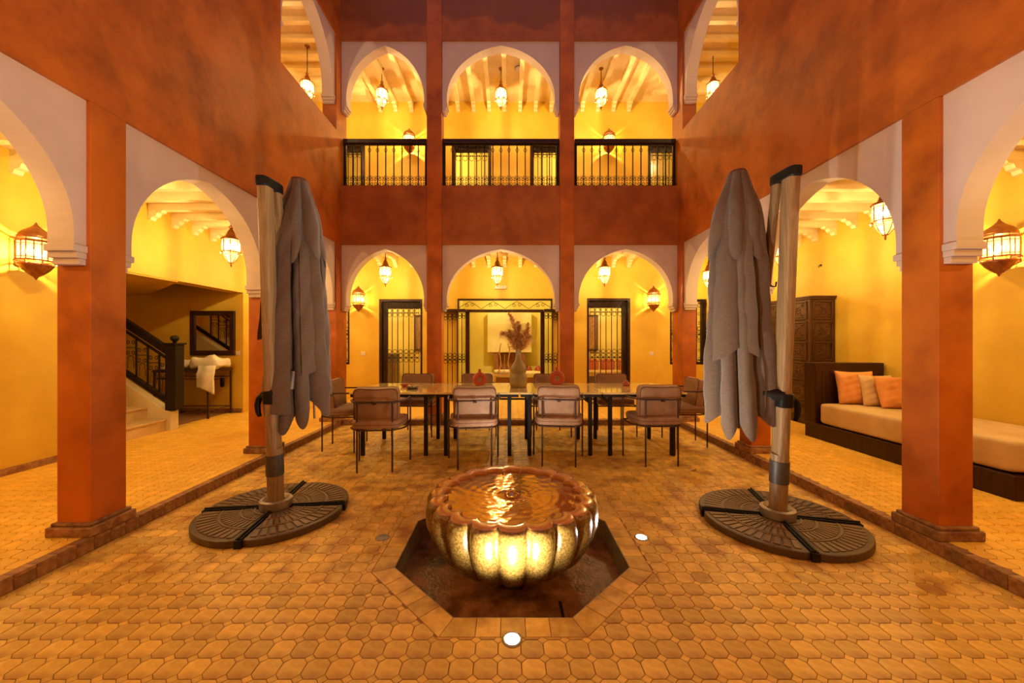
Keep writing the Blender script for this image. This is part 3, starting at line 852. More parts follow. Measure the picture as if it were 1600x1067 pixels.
# lanterns added to brighten the rooms behind (hung above the door heads, out of direct view)
lantern(-0.1, 10.2, 2.72, 'unseen hanging lantern added to light the fireplace room', 3.0, 2.0)
lantern(-3.0, 9.8, 2.72, 'unseen hanging lantern added to light the room behind the stair side grille door', 3.0, 2.0)
lantern(3.0, 9.8, 2.72, 'unseen hanging lantern added to light the room behind the daybed side grille door', 3.0, 2.0)
lantern(-1.9, 9.2, 6.1, 'unseen hanging lantern added to light the upper rooms on the stair side', 6.55, 2.0)
lantern(2.0, 9.2, 6.1, 'unseen hanging lantern added to light the upper rooms on the daybed side', 6.55, 2.0)

# ================================================================== UMBRELLAS
def lerp_tab(tab, h):
    for (a, ra), (b, rb) in zip(tab, tab[1:]):
        if h <= b: return ra + (rb - ra) * (h - a) / (b - a)
    return tab[-1][1]
RT = [(0, 0.058), (0.12, 0.092), (0.25, 0.132), (0.40, 0.155), (0.6, 0.168), (0.96, 0.185), (1.7, 0.222), (2.2, 0.215)]
def pleated(lobes, hems, A, seed, h0=0.0, grow=1.0, twist=0.25, nt=168, nh=44, a0=0.0, a1=2 * PI, peak=0.14):
    rnd = random.Random(seed)
    amp = [rnd.uniform(0.7, 1.2) for _ in range(lobes)]
    off = [rnd.uniform(-0.16, 0.16) for _ in range(lobes)]
    closed = abs(a1 - a0 - 2 * PI) < 1e-6
    n = nt if closed else nt + 1
    vs = []; fs = []
    for i in range(nh + 1):
        for j in range(n):
            a = a0 + (a1 - a0) * j / nt
            u = (a / (2 * PI) * lobes) % lobes
            k = int(u) % lobes; f = u - int(u)
            w = f + off[k] * math.sin(PI * f) ** 2 * 0.9                     # skewed fold
            fold = (abs(math.sin(PI * min(1, max(0, w)))) ** 0.5)
            hk = hems[k]; hn = hems[(k + 1) % lobes]
            edge = (hk + (hn - hk) * f)
            hem = edge + peak * math.sin(PI * f)                             # each fold ends in a hanging point
            h = h0 + (hem - h0) * (i / nh)
            R = lerp_tab(RT, h) * (grow if h0 == 0 else 0.90 + (grow - 0.90) * min(1, max(0, (h - h0) / 0.55)))
            AA = A * min(1, 0.35 + h / 0.55)
            tw = twist * (h / 1.7) ** 1.3
            wr = 0.006 * math.sin(9 * h + 5 * a) + 0.004 * math.sin(23 * h + 11 * a + seed)
            r = R * (1 - AA + AA * amp[k] * fold * 1.25) + wr * min(1, h * 2)
            vs.append((r * math.cos(a + tw), r * math.sin(a + tw), -h))
    for i in range(nh):
        for j in range(nt):
            p = i * n + j; q = i * n + (j + 1) % n
            fs.append((p, q, q + n, p + n))
    return MB().add(vs, fs)

def umbrella(label, loc, base_rot, canopy_off, ctop, seed, side, hems, flaps):
    t = thing('cantilever_umbrella', label, 'umbrella', loc, 0, group='folded cantilever umbrellas beside the fountain')
    rb = Matrix.Rotation(base_rot, 4, 'Z')
    # four quarter plates with a moulded fan relief
    for q in range(4):
        R0 = 0.525
        pts = [(0.022, 0.022)]
        a_s = math.asin(0.022 / R0)
        N = 18
        for i in range(N + 1):
            a = a_s + (PI / 2 - 2 * a_s) * i / N
            rr = R0 - 0.02 * (abs(2 * i / N - 1) ** 10)
            pts.append((rr * math.cos(a), rr * math.sin(a)))
        mq = rb @ Matrix.Rotation(q * PI / 2, 4, 'Z')
        pl = MB().prism(pts, 0.004, 0.052, mx=mq).build('base_plate', 'resin', t, bevel=0.007)
        rel = MB()
        for (r0, r1, n) in ((0.135, 0.150, 1), (0.158, 0.215, 9), (0.222, 0.236, 1), (0.246, 0.345, 11), (0.352, 0.366, 1), (0.376, 0.485, 12)):
            b0, b1 = 0.14, PI / 2 - 0.14
            if r0 > 0.3: b0, b1 = 0.10, PI / 2 - 0.10
            for i in range(n):
                g = 0.0 if n == 1 else 0.17 * (b1 - b0) / n
                c0 = b0 + (b1 - b0) * i / n + g; c1 = b0 + (b1 - b0) * (i + 1) / n - g
                m_ = 10 if n == 1 else 2
                poly = [(r0 * math.cos(c0 + (c1 - c0) * k / m_), r0 * math.sin(c0 + (c1 - c0) * k / m_)) for k in range(m_ + 1)]
                poly += [(r1 * math.cos(c1 + (c0 - c1) * k / m_), r1 * math.sin(c1 + (c0 - c1) * k / m_)) for k in range(m_ + 1)]
                rel.prism(poly, 0.050, 0.0575, mx=mq)
        rel.build('fan_relief', 'resin2', pl)
    for q in range(4):
        mq = rb @ Matrix.Rotation(q * PI / 2, 4, 'Z')
        b = MB().box(0.05, 0.512, -0.020, 0.020, 0.002, 0.062, mx=mq)
        b.box(0.05, 0.515, -0.007, 0.007, 0.058, 0.072, mx=mq).box(0.490, 0.524, -0.024, 0.024, 0.0, 0.055, mx=mq)
        b.build('base_bar', 'black', t, bevel=0.003)
    MB().lathe([(0.112, 0.055), (0.116, 0.075), (0.114, 0.115), (0.102, 0.122), (0.090, 0.122), (0.078, 0.112), (0.066, 0.10)], 32, cap=False).build('mast_socket', 'steel', t, smooth='auto')
    # mast leaning a little toward the viewer
    top = Vector((0, -0.135, 2.56)); bot = Vector((0, 0, 0.06))
    d = (top - bot).normalized()
    def mp(k): return bot + (top - bot) * k
    MB().tube([mp(0.0), mp(0.185)], 0.058, 24).build('lower_pole', 'mast', t, smooth='auto')
    MB().tube([mp(0.10), mp(0.165)], 0.063, 24).build('pole_sleeve', 'sleeve', t, smooth='auto')
    fr = (d.to_track_quat('Z', 'Y')).to_matrix().to_4x4()
    fr.translation = bot
    L = (top - bot).length
    sec = []
    for k in range(24):
        a = 2 * PI * k / 24
        pw = lambda v: math.copysign(abs(v) ** 0.55, v)
        sec.append((0.041 * pw(math.cos(a)), 0.056 * pw(math.sin(a))))
    MB().prism(sec, 0.175 * L, L, mx=fr).build('mast', 'mast', t, smooth='auto')
    b = MB()
    for k in (0.36, 0.47, 0.62, 0.75):
        b.box(side * 0.039 - 0.004, side * 0.039 + 0.004, -0.006, 0.006, k * L - 0.006, k * L + 0.006, mx=fr)
    b.build('mast_bolt', 'black', t)
    cap = [(0.050 * (abs(math.cos(2 * PI * k / 24)) ** 0.5) * (1 if math.cos(2 * PI * k / 24) > 0 else -1), 0.055 + 0.125 * (abs(math.sin(2 * PI * k / 24)) ** 0.6) * (1 if math.sin(2 * PI * k / 24) > 0 else -1)) for k in range(24)]
    MB().prism(cap, L - 0.055, L + 0.02, mx=fr).build('mast_cap', 'black', t, smooth='auto', bevel=0.012)
    # folded boom behind the mast
    b0 = top + Vector((-side * 0.012, 0.125, -0.02)); b1 = Vector((-side * 0.02, 0.10, 1.77))
    fb = ((b0 - b1).normalized().to_track_quat('Z', 'Y')).to_matrix().to_4x4(); fb.translation = b1
    MB().prism([(x * 0.62, y * 0.55) for x, y in sec], 0, (b0 - b1).length, mx=fb).build('boom', 'mast', t, smooth='auto')
    hk = MB().tube([b1 + Vector((0, 0, 0.03)), b1 + Vector((side * 0.03, -0.03, 0.0)), b1 + Vector((side * 0.055, -0.03, 0.0)), b1 + Vector((side * 0.06, -0.03, 0.035))], 0.006, 6)
    hk.sq(0.02, 0.02, 0.025, 1, 1, 10, 8, mx=Matrix.Translation(b1)); hk.build('boom_hook', 'black', t, smooth=True)
    # crank bracket and handle
    cz = (0.93 - 0.06) / (2.56 - 0.06); c = mp(cz)
    MB().prism([(x * 1.28, y * 1.2) for x, y in sec], cz * L - 0.055, cz * L + 0.045, mx=fr).build('crank_collar', 'black', t, smooth='auto', bevel=0.006)
    b = MB()
    e0 = Vector((-side * 0.115, -0.01, c.z + 0.045)); e1 = Vector((side * 0.06, -0.03 + c.y * 0, c.z - 0.01))
    b.tube([e0, (e0 + e1) / 2 + Vector((0, -0.05, 0.012)), e1 + Vector((0, -0.015, 0))], [0.035, 0.046, 0.034], 12)
    br = b.build('crank_bracket', 'black', t, smooth='auto')
    h = [Vector((side * x_, -0.03, c.z + z_)) for x_, z_ in ((0.045, 0.0), (0.085, 0.005), (0.115, -0.025), (0.128, -0.075), (0.122, -0.13), (0.108, -0.165))]
    MB().tube(h, [0.026, 0.026, 0.024, 0.022, 0.02, 0.014], 10).build('crank_handle', 'black', br, smooth=True)
    MB().tube([e0 + Vector((-side * 0.0, 0.01, 0.0)), e0 + Vector((-side * 0.012, 0.03, 0.14))], 0.026, 14).build('boom_end', 'steel', t, smooth='auto')
    # canopy
    cx, cy = canopy_off
    cr = thing_part('canopy', t)
    o = pleated(8, hems, 0.44, seed, grow=1.0, peak=0.16).build('canopy', 'canopy', t, smooth=True, loc=(cx, cy, ctop))
    MB().lathe([(0.062, -0.02), (0.066, 0.0), (0.058, 0.018), (0.02, 0.026)], 20).build('canopy_cap', 'piping', o, smooth=True)
    pleated(7, [0.42, 0.50, 0.40, 0.46, 0.42, 0.52, 0.44], 0.40, seed + 5, grow=1.15, twist=0.12, peak=0.24, nt=140, nh=22).build('vent_flap', 'canopy', o, smooth=True)
    for (a0, a1, h1, sd, gr, lb) in flaps:
        rnd = random.Random(sd)
        pleated(lb, [h1 + rnd.uniform(-0.03, 0.03) for _ in range(lb)], 0.34, sd, h0=0.15, grow=gr, twist=0.12, nt=48, nh=36, a0=a0, a1=a1, peak=0.13).build('fabric_fold', 'canopy', o, smooth=True)
    b = MB().tube([(0, 0, -0.1), (0, 0, -1.85)], 0.016, 10)
    b.build('centre_pole', 'steel', o, smooth='auto')
    for k in range(5):
        a = k * 2 * PI / 5 + seed
        MB().tube([(0.03 * math.cos(a), 0.03 * math.sin(a), -0.3), (0.09 * math.cos(a), 0.09 * math.sin(a), -1.2), (0.115 * math.cos(a), 0.115 * math.sin(a), -1.98)], 0.009, 5).build('rib', 'steel', o)
    return t
def thing_part(*a): return None

umbrella('folded taupe umbrella on the stair side of the fountain', (-1.83, 2.97, 0), math.radians(7.2), (0.085, 0.17), 2.68, 3, -1,
         [1.78, 1.60, 1.45, 1.70, 1.72, 1.88, 1.92, 1.80],
         [(3.4, 4.9, 1.76, 21, 1.16, 2), (5.2, 6.2, 1.48, 22, 1.10, 2), (0.2, 1.5, 1.70, 23, 1.10, 2), (2.3, 3.3, 1.28, 24, 1.75, 2)])
umbrella('folded taupe umbrella on the daybed side of the fountain', (2.0, 2.81, 0), math.radians(-13.7), (-0.20, 0.16), 2.67, 8, 1,
         [1.55, 1.50, 1.62, 1.70, 1.88, 1.92, 1.86, 1.70],
         [(3.3, 4.7, 1.36, 31, 1.18, 3), (4.9, 5.9, 1.78, 32, 1.04, 2), (6.0, 7.0, 1.62, 33, 1.28, 2), (1.2, 2.6, 1.6, 34, 1.08, 2)])
# ================================================================== DINING TABLES
TZ = 0.76
EDGES = [(-1.845, -0.866), (-0.860, 0.122), (0.128, 1.078), (1.084, 2.06)]
TY0, TY1 = 4.36, 5.36
tl = ['square dining table at the stair side end of the row', 'square dining table under the ring vase on the stair side half',
      'square dining table under the vase of pampas grass', 'square dining table at the daybed side end of the row']
for (x0, x1), lab in zip(EDGES, tl):
    t = thing('dining_table', lab, 'table', ((x0 + x1) / 2, (TY0 + TY1) / 2, 0), group='row of four dining tables')
    w = (x1 - x0) / 2; d = (TY1 - TY0) / 2
    MB().box(-w, w, -d, d, TZ - 0.022, TZ).build('table_top', 'tabletop', t, bevel=0.003)
    MB().box(-w + 0.01, w - 0.01, -d + 0.01, -d + 0.04, TZ - 0.055, TZ - 0.022).box(-w + 0.01, w - 0.01, d - 0.04, d - 0.01, TZ - 0.055, TZ - 0.022).box(-w + 0.01, -w + 0.04, -d + 0.04, d - 0.04, TZ - 0.055, TZ - 0.022).box(w - 0.04, w - 0.01, -d + 0.04, d - 0.04, TZ - 0.055, TZ - 0.022).build('apron', 'iron', t)
    for sx in (-1, 1):
        for sy in (-1, 1):
            X = sx * (w - 0.115); Y = sy * (d - 0.115)
            MB().box(X - 0.022, X + 0.022, Y - 0.022, Y + 0.022, 0, TZ - 0.022).build('leg', 'iron', t, bevel=0.003)
        MB().box(sx * (w - 0.115) - 0.012, sx * (w - 0.115) + 0.012, -d + 0.137, d - 0.137, TZ - 0.15, TZ - 0.11).build('crossbar', 'iron', t)

# ================================================================== CHAIRS
def chair_proto():
    t = thing('dining_chair', '', 'chair', group='ten cushioned dining chairs round the tables')
    r = 0.0095
    bx, by, fx, fy = 0.178, -0.205, 0.285, 0.205
    zs, za = 0.435, 0.725
    for s in (-1, 1):
        MB().tube([(s * bx, by, 0), (s * bx, by, za)], r, 8).build('leg', 'rust', t, smooth='auto')
        MB().tube([(s * fx, fy, 0), (s * fx, fy, za - 0.03), (s * fx, fy - 0.008, za - 0.012), (s * fx, fy - 0.03, za)], r, 8).build('leg', 'rust', t, smooth='auto')
    arm = [(-fx, fy - 0.03, za), (-fx, -0.06, za), (-fx + 0.02, -0.11, za), (-bx - 0.03, by - 0.0, za), (-bx, by - 0.012, za), (bx, by - 0.012, za), (bx + 0.03, by, za), (fx - 0.02, -0.11, za), (fx, -0.06, za), (fx, fy - 0.03, za)]
    MB().tube(arm, r, 8).build('arm_rail', 'rust', t, smooth='auto')
    b = MB().tube([(-fx, fy, zs), (fx, fy, zs), (fx, -0.06, zs), (fx - 0.04, -0.13, zs), (bx, by, zs), (-bx, by, zs), (-fx + 0.04, -0.13, zs), (-fx, -0.06, zs)], r, 8, closed=True)
    b.build('seat_frame', 'rust', t, smooth='auto')
    b = MB()
    for k in range(-3, 4): b.tube([(k * 0.06, by, zs), (k * 0.06, fy, zs)], 0.004, 5)
    b.build('seat_wires', 'rust', t)
    MB().box(-0.02, 0.02, by - 0.03, by - 0.012, za - 0.022, za - 0.004).build('rail_clip', 'rust', t)
    def seatfn(p):
        x, y, z = p
        return (x * (1 - 0.10 * max(0, -y / 0.22)), y, z)
    MB().sq(0.265, 0.225, 0.047, 0.28, 0.28, 40, 16, fn=seatfn, mx=Matrix.Translation((0, 0.005, zs + 0.054))).build('seat_cushion', 'leather', t, smooth=True)
    mx = Matrix.Translation((0, by + 0.095, 0.672)) @ Matrix.Rotation(math.radians(8), 4, 'X') @ Matrix.Rotation(PI / 2, 4, 'X')
    def backfn(p):
        x, y, z = p
        return (x * (1 + 0.03 * y / 0.2), y - 0.010 * (math.cos(x / 0.23 * PI) * 0.5 + 0.5) * (1 if y > 0 else 0), z)
    bc = MB().sq(0.228, 0.202, 0.064, 0.30, 0.24, 48, 18, fn=backfn, mx=mx).build('back_cushion', 'leather', t, smooth=True)
    pip = MB()
    for sz in (-1, 1):
        pts = []
        for k in range(48):
            a = 2 * PI * k / 48
            pw = lambda v: math.copysign(abs(v) ** 0.24, v)
            q = backfn((0.222 * pw(math.cos(a)), 0.197 * pw(math.sin(a)), sz * 0.052))
            pts.append(mx @ Vector(q))
        pip.tube(pts, 0.0042, 5, closed=True)
    pip.build('piping', 'piping', bc, smooth=True)
    pts = []
    sp = MB()
    for k in range(40):
        a = 2 * PI * k / 40
        pw = lambda v: math.copysign(abs(v) ** 0.28, v)
        q = seatfn((0.263 * pw(math.cos(a)), 0.223 * pw(math.sin(a)), 0)); pts.append((q[0], q[1] + 0.005, zs + 0.088 if False else zs + 0.054))
    sp.tube(pts, 0.004, 5, closed=True); sp.build('seat_piping', 'piping', t, smooth=True)
    return t
CH = chair_proto()
spots = [(-1.395, 4.09, 4, 'tan cushioned chair nearest the stair side umbrella, back turned to the viewer'),
         (-0.385, 4.20, 7, 'tan cushioned chair behind the fountain rim on its stair side, back turned'),
         (0.560, 4.27, -6, 'tan cushioned chair behind the fountain rim on its daybed side, back turned'),
         (1.645, 4.28, 2, 'tan cushioned chair nearest the daybed side umbrella, back turned to the viewer'),
         (-2.105, 4.83, -84, 'tan cushioned chair at the table end beside the stair side canopy'),
         (2.335, 5.00, 86, 'tan cushioned chair at the table end beside the daybed side canopy'),
         (-1.37, 5.55, 178, 'tan cushioned chair facing the viewer in front of the stair side grille door'),
         (-0.47, 5.55, 181, 'tan cushioned chair facing the viewer behind the ring vase on the stair side half'),
         (0.60, 5.55, 180, 'tan cushioned chair facing the viewer behind the ring vase next to the pampas'),
         (1.53, 5.55, 179, 'tan cushioned chair facing the viewer in front of the daybed side grille door')]
for i, (x, y, a, lab) in enumerate(spots):
    c = CH if i == 0 else copy_tree(CH)
    c.location = (x, y, 0); c.rotation_euler = (0, 0, math.radians(a)); c['label'] = lab

# ================================================================== ON THE TABLES
t = thing('vase', 'tall olive ceramic double-gourd vase standing on the dining table', 'vase', (0.125, 4.90, TZ))
MB().lathe([(0.085, 0), (0.105, 0.005), (0.114, 0.05), (0.116, 0.11), (0.108, 0.155), (0.088, 0.178), (0.100, 0.198), (0.106, 0.225), (0.098, 0.26), (0.070, 0.305), (0.046, 0.345), (0.036, 0.40), (0.036, 0.50), (0.041, 0.515), (0.033, 0.512), (0.030, 0.46)], 40, cap=False).build('vase_body', 'vase', t, smooth=True)
def plume(base, tip, bend, n, seed, wid):
    rnd = random.Random(seed); b = MB()
    base = Vector(base); tip = Vector(tip); mid = (base + tip) / 2 + Vector(bend)
    def q(k): return base * (1 - k) ** 2 + mid * 2 * k * (1 - k) + tip * k * k
    b.tube([q(k / 10) for k in range(11)], [0.004] * 8 + [0.003, 0.002, 0.001], 5)
    for i in range(n):
        k = 0.12 + 0.88 * i / n
        p = q(k); d = (q(min(1, k + 0.02)) - q(k - 0.02)).normalized()
        s = d.orthogonal().normalized(); s = Matrix.Rotation(rnd.uniform(0, 2 * PI), 3, d) @ s
        L = wid * (0.30 + 0.85 * math.sin(PI * min(1, k ** 1.1)) ** 0.8) * rnd.choice((0.45, 0.7, 0.9, 1.1, 1.45))
        w = s.cross(d) * 0.0027
        m = p + (s * 0.45 + d * 0.35) * L * 0.6; e = p + (s * 0.9 + d * rnd.uniform(0.35, 0.8)) * L - Vector((0, 0, 0.22 * L))
        n0 = len(b.v)
        b.v += [tuple(p - w), tuple(p + w), tuple(m + w * 1.5), tuple(m - w * 1.5), tuple(e)]
        b.f += [(n0, n0 + 1, n0 + 2, n0 + 3), (n0 + 3, n0 + 2, n0 + 4)]
    return b
pg = thing('pampas_bunch', 'bunch of dried orange pampas plumes in the olive vase', 'dried plant', (0.125, 4.90, TZ + 0.44))
for i, (tip, bend, n, w) in enumerate((((-0.125, 0.02, 0.52), (0.07, 0, 0.04), 420, 0.085), ((-0.225, -0.03, 0.25), (-0.02, 0, 0.17), 300, 0.065), ((0.125, 0.0, 0.39), (0.05, 0, -0.02), 380, 0.085),
                                        ((0.0, 0.05, 0.41), (-0.01, 0.03, 0.0), 380, 0.095), ((0.075, -0.09, 0.27), (0.03, -0.05, 0.0), 300, 0.095), ((-0.08, -0.07, 0.24), (-0.03, -0.02, 0.02), 300, 0.09),
                                        ((0.15, 0.03, 0.22), (0.03, 0.0, 0.03), 240, 0.08), ((-0.12, 0.05, 0.30), (-0.02, 0.0, 0.03), 260, 0.08))):
    plume((0, 0, 0), tip, bend, int(n * 1.8), i, w * 1.2).build('plume', 'pampas', pg)

def ring_vase(x, y, s, rz, label):
    t = thing('ring_vase', label, 'vase', (x, y, TZ), rz, group='red ring vases on the dining table')
    b = MB()
    R, r = 0.066 * s, 0.037 * s
    pts = [(R * math.cos(2 * PI * k / 36), 0, 0.098 * s + R * 1.0 * math.sin(2 * PI * k / 36)) for k in range(36)]
    b.tube(pts, r, 14, closed=True)
    b.build('ring_body', 'redclay', t, smooth=True)
    MB().lathe([(0.03 * s, 0.185 * s), (0.021 * s, 0.205 * s), (0.018 * s, 0.235 * s), (0.022 * s, 0.245 * s), (0.014 * s, 0.243 * s)], 20, cap=False).build('neck', 'redclay', t, smooth=True)
    MB().lathe([(0.052 * s, 0.0), (0.055 * s, 0.004), (0.04 * s, 0.02)], 24).build('foot', 'redclay', t, smooth=True)
    return t
ring_vase(0.64, 5.02, 1.03, 0.05, 'red clay ring vase on the table next to the pampas vase')
ring_vase(-0.385, 4.98, 0.92, 0.35, 'red clay ring vase on the table behind a chair back, stair side half')
t = thing('small_bowl', 'little red clay bowl on the stair side end table', 'bowl', (-1.36, 4.92, TZ))
MB().lathe([(0.025, 0), (0.03, 0.004), (0.052, 0.028), (0.055, 0.036), (0.049, 0.032), (0.02, 0.008)], 20).build('bowl_body', 'redclay', t, smooth=True)
t = thing('ashtray', 'dark dish with crumpled paper on the stair side end table', 'dish', (-1.20, 4.70, TZ))
MB().lathe([(0.05, 0), (0.065, 0.006), (0.075, 0.025), (0.066, 0.022), (0.05, 0.01)], 20).build('dish', 'sleeve', t, smooth=True)
rnd = random.Random(4); b = MB()
for k in range(5):
    a = rnd.uniform(0, 6)
    b.tube([(0.03 * math.cos(a), 0.03 * math.sin(a), 0.02), (0.07 * math.cos(a), 0.06 * math.sin(a), 0.035 + 0.02 * rnd.random())], 0.006, 5)
b.build('stubs', 'pale', t)
t = thing('small_pot', 'little red clay pot on the daybed side end table', 'pot', (1.57, 5.05, TZ))
MB().lathe([(0.03, 0), (0.05, 0.012), (0.052, 0.03), (0.035, 0.048), (0.018, 0.055), (0.022, 0.068), (0.012, 0.066)], 20).build('pot_body', 'redclay', t, smooth=True)

# dry leaf on the courtyard floor
b = MB()
vs = []
for i in range(9):
    k = i / 8; w = 0.022 * math.sin(PI * k) ** 0.8
    vs += [(-0.05 + 0.1 * k, -w, 0.004 + 0.014 * math.sin(PI * k) + 0.012 * k), (-0.05 + 0.1 * k, 0, 0.003 + 0.005 * k), (-0.05 + 0.1 * k, w, 0.004 + 0.016 * math.sin(PI * k))]
fs = []
for i in range(8):
    for k in (0, 1): fs.append((i * 3 + k, i * 3 + k + 1, i * 3 + k + 4, i * 3 + k + 3))
tag(b.add(vs, fs).build('fallen_leaf', 'leaf', loc=(1.92, 3.94, 0.0), rot=(0, 0, 0.5), smooth=True), 'dry curled leaf lying on the tiles by the daybed side umbrella', 'leaf')

# ================================================================== DAYBED
DX0, DX1 = 4.00, OXR - 0.02
t = thing('daybed', 'long dark wooden daybed with a beige mattress against the yellow wall', 'daybed', ((DX0 + DX1) / 2, 4.0, GZ))
w = (DX1 - DX0) / 2; y0, y1 = 2.98 - 4.0, 5.12 - 4.0
b = MB().box(-w, w, y0, y1 - 0.02, 0, 0.185)
b.box(-w - 0.008, w, y0 - 0.008, y1 - 0.02, 0.185, 0.20)
b.build('base', 'darkwood', t, bevel=0.005)
hb = MB().box(-w, w, y1 - 0.19, y1, 0.185, 0.985).build('headboard', 'darkwood', t, bevel=0.006)
MB().box(-w + 0.09, w - 0.09, y1 - 0.196, y1 - 0.188, 0.40, 0.90).build('headboard_panel', 'darkwood', hb, bevel=0.004)
mw, my0, my1 = w - 0.012, y0 + 0.015, y1 - 0.205
MB().sq(mw, (my1 - my0) / 2, 0.135, 0.16, 0.10, 72, 20, mx=Matrix.Translation((0.006, (my0 + my1) / 2, 0.338))).build('mattress', 'mattress', t, smooth=True)
MB().lathe([(0.0, 0), (0.02, 0), (0.02, 0.004), (0.0, 0.006)], 5, mx=Matrix.Translation((-w - 0.004, -0.31, 0.115)) @ Matrix.Rotation(-PI / 2, 4, 'Y') @ Matrix.Scale(1.6, 4, (1, 0, 0))).build('lock_plate', 'brass', t)

def pillow(name, w, h, th, m, label, loc, rot, group='cushions on the daybed', seed=0):
    rnd = random.Random(seed)
    n = 22
    vs = []; fs = []
    for s in (1, -1):
        for i in range(n + 1):
            for j in range(n + 1):
                u = -1 + 2 * i / n; v = -1 + 2 * j / n
                k = ((1 - u ** 4) * (1 - v ** 4)) ** 0.5
                pin = 1 - 0.07 * (1 - u * u) * (v * v) ; pin2 = 1 - 0.07 * (1 - v * v) * (u * u)
                wr = 0.006 * math.sin(9 * u + 4 * v + seed) * k + 0.004 * math.sin(17 * v - 6 * u) * k
                vs.append((w / 2 * u * pin2, s * (th / 2 * k + wr * (k > 0.05)), h / 2 * v * pin))
    N = (n + 1) ** 2
    for s in (0, 1):
        for i in range(n):
            for j in range(n):
                a = s * N + i * (n + 1) + j
                fs.append((a, a + 1, a + n + 2, a + n + 1))
    o = MB().add(vs, fs).build(name, m, smooth=True, loc=loc, rot=rot)
    return tag(o, label, 'cushion', group)
MZ = GZ + 0.338 + 0.135
pillow('cushion', 0.42, 0.43, 0.15, 'orange', 'orange cushion leaning in the middle of the daybed headboard', (4.40, 4.79, MZ + 0.205), (math.radians(-13), 0, math.radians(-12)), seed=1)
pillow('cushion', 0.36, 0.40, 0.11, 'sandcloth', 'sand coloured cushion between the two orange cushions on the daybed', (4.54, 4.645, MZ + 0.185), (math.radians(-17), 0, math.radians(-14)), seed=2)
pillow('cushion', 0.46, 0.40, 0.15, 'orange', 'wide orange cushion in front of the others near the wall on the daybed', (4.645, 4.49, MZ + 0.185), (math.radians(-20), 0, math.radians(-10)), seed=3)

# ================================================================== WARDROBE
WX0, WY0, WY1, WZ = 4.53, 5.69, 6.60, 1.955
t = thing('wardrobe', 'carved dark walnut wardrobe behind the daybed headboard', 'wardrobe', ((WX0 + OXR) / 2, (WY0 + WY1) / 2, GZ))
hx, hy = (OXR - WX0) / 2 - 0.003, (WY1 - WY0) / 2
MB().box(-hx, hx, -hy, hy, 0, WZ - 0.05).build('body', 'wardwood', t, bevel=0.004)
MB().box(-hx - 0.02, hx, -hy - 0.02, hy + 0.02, WZ - 0.05, WZ - 0.025).box(-hx - 0.035, hx, -hy - 0.035, hy + 0.035, WZ - 0.025, WZ).build('cornice', 'wardwood', t, bevel=0.004)
rnd = random.Random(9)
def carved(w, h, nm, mx, parent):
    """raised frame, sunk field and a floral relief; drawn in the XZ plane facing -Y"""
    b = MB()
    for (x0, x1, z0, z1) in ((-w / 2, w / 2, -h / 2, -h / 2 + 0.018), (-w / 2, w / 2, h / 2 - 0.018, h / 2), (-w / 2, -w / 2 + 0.018, -h / 2, h / 2), (w / 2 - 0.018, w / 2, -h / 2, h / 2)):
        b.box(x0, x1, -0.018, 0, z0, z1)
    b.box(-w / 2 + 0.03, w / 2 - 0.03, -0.008, 0, -h / 2 + 0.03, h / 2 - 0.03)
    p = b.build(nm, 'wardwood', parent, bevel=0.003)
    p.matrix_local = mx
    f = MB()
    for k in range(7):
        a = k * 2 * PI / 7 + 0.3
        r = min(w, h) * 0.17
        f.sq(0.024, 0.006, 0.012, 1, 1, 8, 6, mx=Matrix.Translation((r * math.cos(a), -0.011, r * math.sin(a))) @ Matrix.Rotation(-a, 4, 'Y'))
    f.sq(0.014, 0.008, 0.014, 1, 1, 8, 6, mx=Matrix.Translation((0, -0.012, 0)))
    for sx in (-1, 1):
        for sz in (-1, 1):
            cx, cz = sx * w * 0.26, sz * h * 0.27
            f.tube([(cx + 0.03 * (1 - k / 10) * math.cos(k * 0.8), -0.011, cz + 0.03 * (1 - k / 10) * math.sin(k * 0.8)) for k in range(9)], 0.005, 5)
    f.build('floral_carving', 'wardwood', p, smooth=True)
    return p
for k, z in enumerate((0.19, 0.50, 0.81, 1.12, 1.43, 1.74)):
    carved(0.30, 0.275, 'side_panel', Matrix.Translation((0, -hy, z)), t)
    for yy in (-0.225, 0.225):
        carved(0.36, 0.275, 'door_panel', Matrix.Translation((-hx, yy, z)) @ Matrix.Rotation(-PI / 2, 4, 'Z'), t)

# ================================================================== STAIR, MIRROR, CONSOLE
SX = -4.86; SY0, SY1 = 4.12, 5.36
st = thing('staircase', 'yellow stone staircase climbing away behind the stair side column', 'staircase', (SX, (SY0 + SY1) / 2, GZ))
hw = (SY1 - SY0) / 2
for k in range(8):
    x1 = -k * 0.275
    MB().box(-2.13, x1, -hw, hw, k * 0.17, (k + 1) * 0.17 - 0.03).build('riser', 'step', st)
    MB().box(-2.13, x1 + 0.015, -hw, hw, (k + 1) * 0.17 - 0.03, (k + 1) * 0.17).build('tread', 'step', st, bevel=0.006)
sl = 0.66
MB().prism([(0.06, 0), (0.06, 0.27), (-0.04, 0.30), (-2.1, 0.30 + 2.06 * sl), (-2.1, 0)], hw + 0.0, hw + 0.13, 'y').build('stringer_wall', 'pale', st, bevel=0.006)
nw = thing('stair_balustrade', 'black stair balustrade with newel post and iron scrolls', 'balustrade', (SX + 0.06, SY1 + 0.065, GZ + 0.29))
MB().box(-0.075, 0.075, -0.075, 0.075, 0, 0.93).build('newel_post', 'iron', nw, bevel=0.006)
MB().box(-0.095, 0.095, -0.095, 0.095, 0.93, 0.955).build('newel_cap', 'iron', nw, bevel=0.005)
MB().lathe([(0.028, 0.955), (0.022, 0.975), (0.045, 0.995), (0.055, 1.02), (0.045, 1.05), (0.0, 1.065)], 20).build('newel_ball', 'iron', nw, smooth=True)
